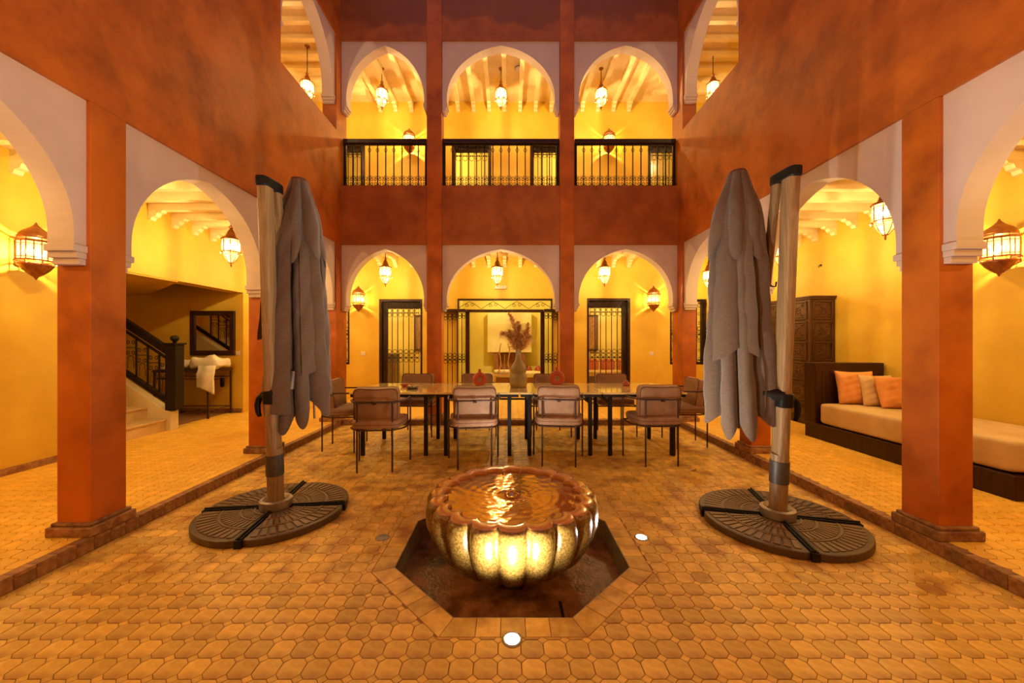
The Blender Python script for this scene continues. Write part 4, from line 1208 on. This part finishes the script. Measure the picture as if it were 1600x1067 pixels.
def rail(z, th, nm, parent, d0=-0.07, d1=-1.9):
    MB().prism([(d0, z - d0 * -0 + (-d0) * sl), (d0, z + th + (-d0) * sl), (d1, z + th + (-d1) * sl), (d1, z + (-d1) * sl)], -0.035, 0.035, 'y').build(nm, 'iron', parent, bevel=0.006)
rail(0.72, 0.12, 'handrail', nw); rail(0.03, 0.07, 'bottom_rail', nw); rail(0.655, 0.014, 'mid_rail', nw)
def spiral(cx, cz, r, turns, a0, sgn, y=0, n=16):
    return [(cx + r * (1 - 0.72 * k / n) * math.cos(a0 + sgn * turns * 2 * PI * k / n), y, cz + r * (1 - 0.72 * k / n) * math.sin(a0 + sgn * turns * 2 * PI * k / n)) for k in range(n + 1)]
k = 0
bar = None
for i in range(9):
    x = -0.22 - i * 0.165
    z0 = 0.09 + (-x) * sl; z1 = 0.655 + (-x) * sl
    MB().box(x - 0.009, x + 0.009, -0.009, 0.009, z0, z1).build('baluster', 'iron', nw)
    b = MB()
    xm = x + 0.0825; zm = (0.37) + (-xm) * sl
    for s in (-1, 1):
        b.tube(spiral(xm + s * 0.042, zm + 0.17, 0.034, 1.2, PI / 2 - s * PI / 2, s), 0.0055, 4)
        b.tube(spiral(xm + s * 0.042, zm + 0.03, 0.034, 1.2, PI / 2 - s * PI / 2, -s), 0.0055, 4)
    pts = [(xm - 0.045, 0, zm - 0.20), (xm - 0.045, 0, zm - 0.10), (xm - 0.03, 0, zm - 0.085)] + [(xm + 0.042 * math.cos(a), 0, zm - 0.055 + 0.042 * math.sin(a)) for a in [PI * 1.2 - q * PI * 1.4 / 10 for q in range(11)]] + [(xm + 0.03, 0, zm - 0.085), (xm + 0.045, 0, zm - 0.10), (xm + 0.045, 0, zm - 0.20)]
    b.tube(pts, 0.0055, 4)
    b.tube([(xm - 0.0825, 0, zm + 0.10), (xm + 0.0825, 0, zm + 0.10)], 0.006, 4)
    b.build('scroll', 'iron', nw)

# mirror on the alcove wall
MXc = -5.275
t = thing('wall_mirror', 'square mirror in a dark wooden frame above the console table', 'mirror', (MXc, 6.75, 1.50))
fw = 0.085; a_ = 0.395
for q in ((-a_, a_, a_ - fw, a_), (-a_, a_, -a_, -a_ + fw), (-a_, -a_ + fw, -a_ + fw, a_ - fw), (a_ - fw, a_, -a_ + fw, a_ - fw)):
    MB().box(q[0], q[1], -0.045, -0.002, q[2], q[3]).build('frame_bar', 'darkwood', t, bevel=0.006)
MB().box(-a_ + fw - 0.01, a_ - fw + 0.01, -0.02, -0.004, -a_ + fw - 0.01, a_ - fw + 0.01).build('mirror_glass', 'mirror', t)
tag(MB().box(-0.035, 0.035, -0.012, 0, -0.035, 0.035).build('wall_switch', 'plastic', bevel=0.004, loc=(-4.83, 6.748, 1.145)), 'small switch plate on the wall beside the mirror frame', 'switch')

# console table
cx0, cx1, cy0, cy1, cz = -5.80, -4.92, 6.18, 6.68, 0.80
t = thing('console_table', 'dark iron console table below the mirror', 'table', ((cx0 + cx1) / 2, (cy0 + cy1) / 2, GZ))
hx, hy = (cx1 - cx0) / 2, (cy1 - cy0) / 2
MB().box(-hx - 0.02, hx + 0.02, -hy - 0.02, hy + 0.02, cz - 0.045, cz).build('table_top', 'rust', t, bevel=0.005)
for sx in (-1, 1):
    for sy in (-1, 1):
        MB().box(sx * hx - 0.012, sx * hx + 0.012, sy * hy - 0.012, sy * hy + 0.012, 0, cz - 0.045).build('leg', 'rust', t)
for z in (0.13, cz - 0.15):
    for sy in (-1, 1): MB().tube([(-hx, sy * hy, z), (hx, sy * hy, z)], 0.008, 5).build('stretcher', 'rust', t)
    for sx in (-1, 1): MB().tube([(sx * hx, -hy, z), (sx * hx, hy, z)], 0.008, 5).build('stretcher', 'rust', t)
b = MB()
for k in range(7):
    xx = -hx + 0.07 + k * 0.13
    b.tube(spiral(xx, cz - 0.098, 0.042, 1.1, 0, 1 if k % 2 else -1, -hy), 0.005, 4)
b.build('scrollwork', 'rust', t)
# heap of cream linen: two folded robes and a hanging sleeve
def blob(name, a, b_, c, label, loc, rot, seed, cat='robe'):
    def fn(p):
        x, y, z = p
        n = 0.26 * math.sin(5 * x / a + seed + 2 * y / b_) + 0.08 * math.sin(5 * y / b_ + 2 * seed + 3 * x / a) + 0.06 * math.sin(11 * x / a + 4 * z / c)
        return (x * (1 + n * 0.3), y * (1 + n * 0.3), max(-c, z * (1 + n)))
    o = MB().sq(a, b_, c, 0.6, 0.6, 40, 22, fn=fn).build(name, 'linen', smooth=True, loc=loc, rot=rot)
    return tag(o, label, cat, 'cream robes on the console table')
TT = GZ + cz
blob('folded_robe', 0.25, 0.17, 0.105, 'cream robe folded in a thick bundle on the console table', (-5.05, 6.40, TT + 0.105), (0, 0, 0.1), 1.0)
blob('folded_robe', 0.27, 0.12, 0.065, 'cream robe sloping down toward the newel post on the console table', (-5.50, 6.34, TT + 0.078), (0, -0.22, 0.2), 2.3)
o = MB()
vs = []; fs = []
for i in range(15):
    for j in range(11):
        u, v = i / 14, j / 10
        x = -0.13 + 0.27 * u + 0.03 * v; z = -0.30 * v + 0.02 * math.sin(5 * u) * v - 0.09 * u * v
        y_ = 0.03 - 0.06 * min(1, v * 3) + 0.02 * math.sin(7 * u + 2 * v)
        vs.append((x, y_, z + (0.05 if v < 0.1 else 0)))
for i in range(14):
    for j in range(10):
        fs.append((i * 11 + j, (i + 1) * 11 + j, (i + 1) * 11 + j + 1, i * 11 + j + 1))
o = MB().add(vs, fs).build('hanging_sleeve', 'linen', smooth=True, loc=(-4.93, 6.13, TT + 0.02))
o.modifiers.new('thick', 'SOLIDIFY').thickness = 0.03
tag(o, 'cream sleeve hanging over the front edge of the console table', 'robe', 'cream robes on the console table')
t = thing('wire_basket', 'small dark wire basket behind the linen on the console table', 'basket', (-5.50, 6.60, TT))
b = MB()
for k in range(8):
    a = k * 2 * PI / 8
    b.tube([(0.09 * math.cos(a), 0.04 * math.sin(a), 0.0), (0.11 * math.cos(a), 0.05 * math.sin(a), 0.10), (0.02 * math.cos(a), 0.01 * math.sin(a), 0.20)], 0.006, 5)
b.build('wire', 'steel', t)
MB().sq(0.075, 0.035, 0.055, 1, 1, 14, 10, mx=Matrix.Translation((0, 0, 0.06))).build('contents', 'sleeve', t, smooth=True)
t = thing('socket_box', 'white socket with a dangling black adapter under the console table', 'socket', (-5.20, 6.745, 0.70))
MB().box(-0.16, -0.08, -0.05, 0, -0.06, 0.04).build('socket', 'plastic', t, bevel=0.006)
MB().sq(0.03, 0.025, 0.10, 0.4, 0.6, 14, 10, mx=Matrix.Translation((0.11, -0.04, -0.06))).build('adapter', 'black', t, smooth=True)
MB().tube([(-0.08, -0.03, 0.0), (-0.02, -0.03, -0.03), (0.05, -0.03, 0.0), (0.11, -0.03, 0.02)], 0.007, 6).build('cable', 'black', t, smooth=True)
# ================================================================== GRILLES, DOORS, WINDOWS, RAILINGS
def baluster_mesh(h, loz=True):
    b = MB().box(-0.008, 0.008, -0.008, 0.008, 0, h)
    if loz:
        z = h - 0.13
        b.tube([(0, -0.004, z + 0.10), (-0.026, -0.004, z + 0.05), (0, -0.004, z), (0.026, -0.004, z + 0.05)], 0.0055, 4, closed=True)
    return b.mesh('baluster')
def scroll_mesh(w):
    b = MB()
    r = w * 0.22
    for s in (-1, 1):
        b.tube(spiral(s * w * 0.24, r * 1.05, r, 1.15, PI / 2 - s * PI / 2, -s, n=12), 0.0055, 4)
        b.tube(spiral(s * w * 0.24, r * 3.1, r, 1.15, PI / 2 - s * PI / 2, s, n=12), 0.0055, 4)
        b.tube(spiral(s * w * 0.25, r * 5.0, r * 0.85, 0.8, PI / 2 + s * PI / 2, s, n=10), 0.005, 4)
    return b.mesh('scroll')
def ring_mesh(r):
    return MB().tube([(r * math.cos(2 * PI * k / 14), 0, r * math.sin(2 * PI * k / 14)) for k in range(14)], 0.0055, 4, closed=True).mesh('ring')

RAILS = [(-2.70, -1.36, 'upper iron railing with black handrail near the stair side corner', 10), (-1.065, 0.805, 'upper iron railing with black handrail over the central doorway', 14),
         (1.10, 2.72, 'upper iron railing with black handrail near the daybed side corner', 12)]
for x0, x1, lab, n in RAILS:
    t = thing('balcony_railing', lab, 'railing', ((x0 + x1) / 2, YB + 0.10, ZU), group='upper floor balcony railings')
    w = (x1 - x0) / 2
    MB().box(-w - 0.02, w + 0.02, -0.045, 0.045, 0.725, 0.795).build('handrail', 'darkwood', t, bevel=0.008)
    MB().box(-w, w, -0.014, 0.014, 0.02, 0.04).build('bottom_rail', 'iron', t)
    MB().box(-w, w, -0.014, 0.014, 0.705, 0.725).build('top_rail', 'iron', t)
    for s in (-1, 1):
        MB().box(s * w - 0.02, s * w + 0.02, -0.02, 0.02, 0, 0.725).build('end_post', 'iron', t)
    bm_ = baluster_mesh(0.665); st_ = 2 * w / n; sm_ = scroll_mesh(st_)
    for k in range(n):
        if k: obj('baluster', bm_, 'iron', t, loc=(-w + k * st_, 0, 0.04))
        obj('scroll', sm_, 'iron', t, loc=(-w + (k + 0.5) * st_, 0, 0.045))

def grille(t, w, z0, z1, n, yoff=0.0, mid=True, x0=0.0):
    """iron bars with ring rows, local X centred on x0"""
    st_ = w / n
    bm_ = MB().box(-0.007, 0.007, -0.007, 0.007, 0, z1 - z0).mesh('bar')
    rm = ring_mesh(st_ * 0.36)
    for k in range(1, n):
        obj('bar', bm_, 'iron', t, loc=(x0 - w / 2 + k * st_, yoff, z0))
    rows = [z1 - st_ * 0.45, z1 - st_ * 1.2]
    zm = z0 + (z1 - z0) * 0.46
    if mid: rows += [zm + st_ * 0.45, zm + st_ * 1.1, zm - st_ * 0.45]
    rows += [z0 + st_ * 0.45]
    for z in rows:
        for k in range(n):
            obj('ring', rm, 'iron', t, loc=(x0 - w / 2 + (k + 0.5) * st_, yoff, z))
    b = MB()
    for z in ((z1 - st_ * 0.85), zm, z0 + st_ * 0.9): b.box(x0 - w / 2, x0 + w / 2, yoff - 0.006, yoff + 0.006, z - 0.006, z + 0.006)
    b.build('cross_rail', 'iron', t)

def frame(t, x0, x1, z0, z1, fw, y0, y1, m='darkwood', bottom=False, name='frame_post'):
    MB().box(x0, x0 + fw, y0, y1, z0, z1).build(name, m, t, bevel=0.004)
    MB().box(x1 - fw, x1, y0, y1, z0, z1).build(name, m, t, bevel=0.004)
    MB().box(x0 + fw, x1 - fw, y0, y1, z1 - fw, z1).build('lintel', m, t, bevel=0.004)
    if bottom: MB().box(x0 + fw, x1 - fw, y0, y1, z0, z0 + fw).build('sill', m, t, bevel=0.004)

def lattice_strip(t, x0, x1, z, h, y):
    n = max(2, int((x1 - x0) / 0.085)); st_ = (x1 - x0) / n
    b = MB()
    for k in range(n):
        c = x0 + (k + 0.5) * st_
        b.tube(spiral(c, z + h / 2, h * 0.42, 1.0, 0, 1 if k % 2 else -1, y, n=12), 0.005, 4)
        b.tube([(c - st_ / 2, y, z), (c, y, z + h), (c + st_ / 2, y, z)], 0.004, 4)
    b.build('lattice_strip', 'iron', t)

def side_door(n, op, label, shade_side):
    x0, x1, z0, z1 = op
    t = bpy.data.objects.new('door_%d' % n, None); COL.objects.link(t); t.location = ((x0 + x1) / 2, OYB, z0); struct(t, label)
    w = x1 - x0; h = z1 - z0
    frame(t, -w / 2, w / 2, 0, h, 0.05, 0.02, 0.20)
    MB().box(-w / 2 + 0.05, w / 2 - 0.05, 0.10, 0.16, h - 0.20, h - 0.05).build('transom', 'darkwood', t)
    s = shade_side
    MB().box(min(s * (w / 2 - 0.05), s * (w / 2 - 0.155)), max(s * (w / 2 - 0.05), s * (w / 2 - 0.155)), 0.10, 0.16, 0, h - 0.2).build('shutter_leaf', 'darkwood', t, bevel=0.004)
    grille(t, w - 0.10, 0, h - 0.20, 7, -0.01)
    MB().box(-w / 2, w / 2, -0.018, 0.0, -0.001, 0.02).build('bottom_bar', 'iron', t)
    lattice_strip(t, -w / 2 + 0.02, w / 2 - 0.02, h - 0.19, 0.12, -0.01)
    MB().box(-w / 2 + 0.05, w / 2 - 0.05, 0.12, 0.128, 0, h - 0.2).build('glass_pane', 'glass', t)
    return t
side_door(1, D_L, 'iron grille door under the arch on the stair side', -1)
side_door(2, D_R, 'iron grille door under the arch on the daybed side', 1)

# central doorway
x0, x1, z0, z1 = D_C
cxm = (x0 + x1) / 2; w = x1 - x0; h = z1 - z0
t = bpy.data.objects.new('door_3', None); COL.objects.link(t); t.location = (cxm, OYB, z0); struct(t, 'wide central doorway with an iron transom and open grille leaves')
frame(t, -w / 2, w / 2, h - 0.26, h, 0.03, -0.02, 0.15)
MB().box(-w / 2, w / 2, -0.02, 0.15, h - 0.29, h - 0.235).build('transom_bar', 'darkwood', t, bevel=0.004)
b = MB()
for k in range(4):
    c = -w / 2 + (k + 0.5) * w / 4
    for s in (-1, 1): b.tube(spiral(c + s * 0.06, h - 0.135, 0.045, 1.2, 0, s, 0.02), 0.005, 4)
    b.tube([(c - w / 8, 0.02, h - 0.22), (c - 0.11, 0.02, h - 0.12), (c, 0.02, h - 0.06), (c + 0.11, 0.02, h - 0.12), (c + w / 8, 0.02, h - 0.22)], 0.005, 4)
b.build('transom_scroll', 'iron', t)
for s, pa, pb in ((-1, -0.945, -0.86), (1, 0.695, 0.78)):
    MB().box(pa - cxm, pb - cxm, 0.02, 0.15, 0, h - 0.29).build('door_post', 'darkwood', t, bevel=0.004)
    gx = (x0 + pa) / 2 if s < 0 else (x1 + pb) / 2
    gw = abs((pa - x0) if s < 0 else (x1 - pb))
    grille(t, gw, 0, h - 0.30, 2, 0.05, x0=gx - cxm)
    lf = MB().box(-0.012, 0.012, -0.015, 0.015, 0, h - 0.30).build('leaf_stile', 'darkwood', t, loc=(s * w / 2, -0.03, 0))
    grille(t, 0.29, 0.02, h - 0.32, 3, -0.10, x0=s * (w / 2 + 0.15))
    a, c = sorted((s * (w / 2 + 0.31), s * (w / 2 - 0.20)))
    MB().prism([(a, h - 0.30), (c, h - 0.30), (c, h - 0.245), (a, h - 0.245)], -0.26, 0.0, 'y').build('leaf_head', 'darkwood', t, bevel=0.004)
MB().box(1.02 - cxm, 1.075 - cxm, -0.75, -0.70, 0, h - 0.27).build('open_leaf_edge', 'darkwood', t, bevel=0.004, loc=(0.04, 0.2, 0))

def side_window(n, op, label, shutter):
    x0, x1, z0, z1 = op
    t = bpy.data.objects.new('window_%d' % n, None); COL.objects.link(t); t.location = ((x0 + x1) / 2, OYB, z0); struct(t, label)
    w = x1 - x0; h = z1 - z0
    frame(t, -w / 2, w / 2, 0, h, 0.05, 0.03, 0.20, bottom=True)
    grille(t, w, 0.0, h, 7, -0.012)
    b = MB()
    for k in range(7):
        for q in range(7):
            b.tube(spiral(-w / 2 + (k + 0.5) * w / 7, 0.12 + q * h / 7.2, 0.042, 1.1, q, 1 if (k + q) % 2 else -1, -0.018, n=10), 0.005, 4)
    b.build('grille_scrolls', 'iron', t)
    MB().box(shutter[0] - w / 2, shutter[1] - w / 2, 0.05, 0.10, 0.05, h - 0.05).build('shutter', 'darkwood', t)
    MB().box(-w / 2 + 0.05, w / 2 - 0.05, 0.12, 0.126, 0.05, h - 0.05).build('pane', 'glass', t)
side_window(1, W_L, 'grilled window behind the corner pier on the stair side', (0.25, 0.40))
side_window(2, W_R, 'grilled window behind the corner pier on the daybed side', (0.70, 0.79))

for i, (x0, x1, z0, z1) in enumerate(U_OPS):
    t = bpy.data.objects.new('door_%d' % (i + 4), None); COL.objects.link(t); t.location = ((x0 + x1) / 2, OYB, z0)
    struct(t, 'upper room door with dark frame and iron grille behind the railing, %s' % ('by the stair side corner', 'wider one over the central doorway', 'narrower one over the central doorway', 'by the daybed side corner')[i])
    w = x1 - x0; h = z1 - z0
    frame(t, -w / 2, w / 2, 0, h, 0.07, 0.0, 0.16)
    MB().box(-w / 2 + 0.07, w / 2 - 0.07, 0.05, 0.10, h - 0.17, h - 0.07).build('transom', 'darkwood', t)
    lattice_strip(t, -w / 2 + 0.02, w / 2 - 0.02, h - 0.15, 0.11, -0.01)
    grille(t, w - 0.14, 0, h - 0.17, 5, -0.01, mid=False)
    MB().box(-w / 2 + 0.07, w / 2 - 0.07, 0.11, 0.116, 0, h - 0.17).build('glass_pane', 'glass', t)

# ================================================================== SMALL WALL FITTINGS
for x, z, lab in ((-3.165, 1.09, 'square switch plate below the wall lantern on the stair side'), (3.10, 1.085, 'square switch plate below the wall lantern on the daybed side')):
    t = thing('light_switch', lab, 'switch', (x, OYB, z))
    MB().box(-0.045, 0.045, -0.010, 0, -0.045, 0.045).build('plate', 'plastic', t, bevel=0.004)
    MB().box(-0.026, 0.026, -0.015, -0.010, -0.026, 0.026).build('rocker', 'plastic', t, bevel=0.003)
t = thing('emergency_light', 'small white emergency light box above the central doorway', 'light', (-0.175, OYB, 2.52))
MB().box(-0.125, 0.125, -0.05, 0, -0.038, 0.038).build('housing', 'plastic', t, bevel=0.008)
MB().box(-0.115, 0.115, -0.054, -0.05, -0.028, 0.028).build('diffuser', 'white', t, bevel=0.002)
t = thing('smoke_detector', 'round white smoke detector on the upper gallery ceiling', 'detector', (0.19, 7.16, CEIL1))
MB().lathe([(0.075, 0), (0.078, -0.012), (0.066, -0.04), (0.03, -0.05), (0.0, -0.05)], 24).build('housing', 'plastic', t, smooth='auto')
MB().lathe([(0.06, -0.018), (0.079, -0.02), (0.079, -0.028), (0.06, -0.03)], 24, cap=False).build('vent_ring', 'sleeve', t)
t = thing('wall_hook', 'small dark hook on the yellow wall beside the wardrobe', 'hook', (OXR, 5.95, 2.55))
MB().lathe([(0.02, 0), (0.018, 0.012), (0.0, 0.016)], 12, mx=Matrix.Rotation(-PI / 2, 4, 'Y')).build('plate', 'rust', t, smooth='auto')
MB().tube([(0, 0, 0), (-0.04, 0, -0.005), (-0.05, -0.01, -0.03), (-0.045, -0.02, -0.04)], 0.005, 6).build('hook', 'rust', t, smooth=True)

# ================================================================== ROOMS SEEN THROUGH THE DOORS
t = thing('fireplace', 'pale boxed fireplace with brown hearth seen through the central doorway', 'fireplace', (0.02, 12.0, GZ))
MB().box(-0.68, 0.68, -0.38, 0, 0.93, 2.15).build('hood', 'pale', t, bevel=0.01)
MB().box(-0.48, -0.34, -0.34, 0, 0.28, 0.93).box(0.36, 0.50, -0.34, 0, 0.28, 0.93).box(-0.34, 0.36, -0.08, 0, 0.28, 0.93).build('hearth_surround', 'brownbrick', t, bevel=0.005)
MB().box(-1.4, 1.2, -0.42, 0, 0, 0.28).build('hearth_bench', 'pale', t, bevel=0.008)
for x, lab in ((0.62, 'small clay jar on the hearth bench beside the fireplace'), (0.92, 'rounded clay pot at the end of the hearth bench')):
    o = MB().lathe([(0.06, 0), (0.10, 0.05), (0.11, 0.12), (0.07, 0.19), (0.03, 0.21), (0.04, 0.24)], 18).build('clay_jar', 'redclay', smooth=True, loc=(x, 11.82, GZ + 0.28))
    tag(o, lab, 'jar', 'clay jars on the hearth bench')
# gilded lyre-back chair
t = thing('lyre_chair', 'gilded lyre-back chair with a cream seat seen through the central doorway', 'chair', (-0.13, 9.30, GZ), 0.12)
for sx in (-1, 1):
    MB().tube([(sx * 0.235, -0.20, 0), (sx * 0.22, -0.20, 0.46)], 0.016, 8).build('leg', 'gold', t, smooth='auto')
    MB().tube([(sx * 0.22, 0.22, 0), (sx * 0.21, 0.20, 0.46)], 0.016, 8).build('leg', 'gold', t, smooth='auto')
    MB().tube([(sx * 0.17, -0.20, 0.48), (sx * 0.125, -0.205, 0.58), (sx * 0.085, -0.21, 0.72), (sx * 0.10, -0.215, 0.88), (sx * 0.125, -0.22, 1.00), (sx * 0.115, -0.22, 1.12), (sx * 0.075, -0.22, 1.22)], 0.014, 8).build('lyre_arm', 'gold', t, smooth=True)
MB().tube([(0, -0.21, 0.49), (0, -0.215, 0.95)], 0.006, 6).build('lyre_string', 'gold', t)
MB().box(-0.26, 0.26, -0.23, 0.25, 0.44, 0.48).build('seat_rail', 'gold', t, bevel=0.005)
MB().sq(0.235, 0.22, 0.05, 0.5, 0.35, 32, 12, mx=Matrix.Translation((0, 0.02, 0.515))).build('seat_cushion', 'linen', t, smooth=True)
t = thing('low_sofa', 'low cream sofa standing before the fireplace', 'sofa', (0.35, 10.6, GZ))
MB().box(-0.75, 0.6, -0.35, 0.35, 0.05, 0.28).build('base', 'brownbrick', t, bevel=0.02)
MB().sq(0.66, 0.36, 0.075, 0.25, 0.25, 40, 14, mx=Matrix.Translation((-0.075, 0, 0.35))).build('seat_cushion', 'linen', t, smooth=True)
def picture(x, y, z, w, h, label):
    t = thing('framed_picture', label, 'picture', (x, y, z))
    frame(t, -w / 2, w / 2, -h / 2, h / 2, 0.06, -0.05, -0.005, 'wardwood', bottom=True, name='frame_bar')
    MB().box(-w / 2 + 0.05, w / 2 - 0.05, -0.02, -0.005, -h / 2 + 0.05, h / 2 - 0.05).build('panel', 'kerb', t)
picture(2.42, 10.995, 1.60, 0.34, 1.05, 'tall brown framed panel seen through the daybed side grille door')
picture(-2.58, 10.995, 1.60, 0.34, 1.05, 'tall brown framed panel seen through the stair side grille door')
t = thing('bench_sofa', 'low red-brown bench with cushions behind the daybed side grille door', 'sofa', (2.75, 10.3, GZ))
MB().box(-0.8, 0.8, -0.35, 0.35, 0.05, 0.34).build('base', 'wardwood', t, bevel=0.01)
MB().sq(0.78, 0.36, 0.07, 0.25, 0.25, 40, 14, mx=Matrix.Translation((0, 0, 0.41))).build('seat_cushion', 'mattress', t, smooth=True)
for k in (-0.45, 0.0, 0.45):
    MB().sq(0.2, 0.08, 0.17, 0.5, 0.4, 24, 12, mx=Matrix.Translation((k, 0.22, 0.62))).build('back_cushion', 'redclay', t, smooth=True)
t = thing('side_cabinet', 'narrow brown cabinet behind the stair side grille door', 'cabinet', (-3.25, 10.5, GZ))
MB().box(-0.16, 0.16, -0.2, 0.2, 0, 0.92).build('body', 'wardwood', t, bevel=0.006)
MB().box(-0.14, 0.14, -0.215, -0.2, 0.06, 0.86).build('door', 'wardwood', t, bevel=0.004)
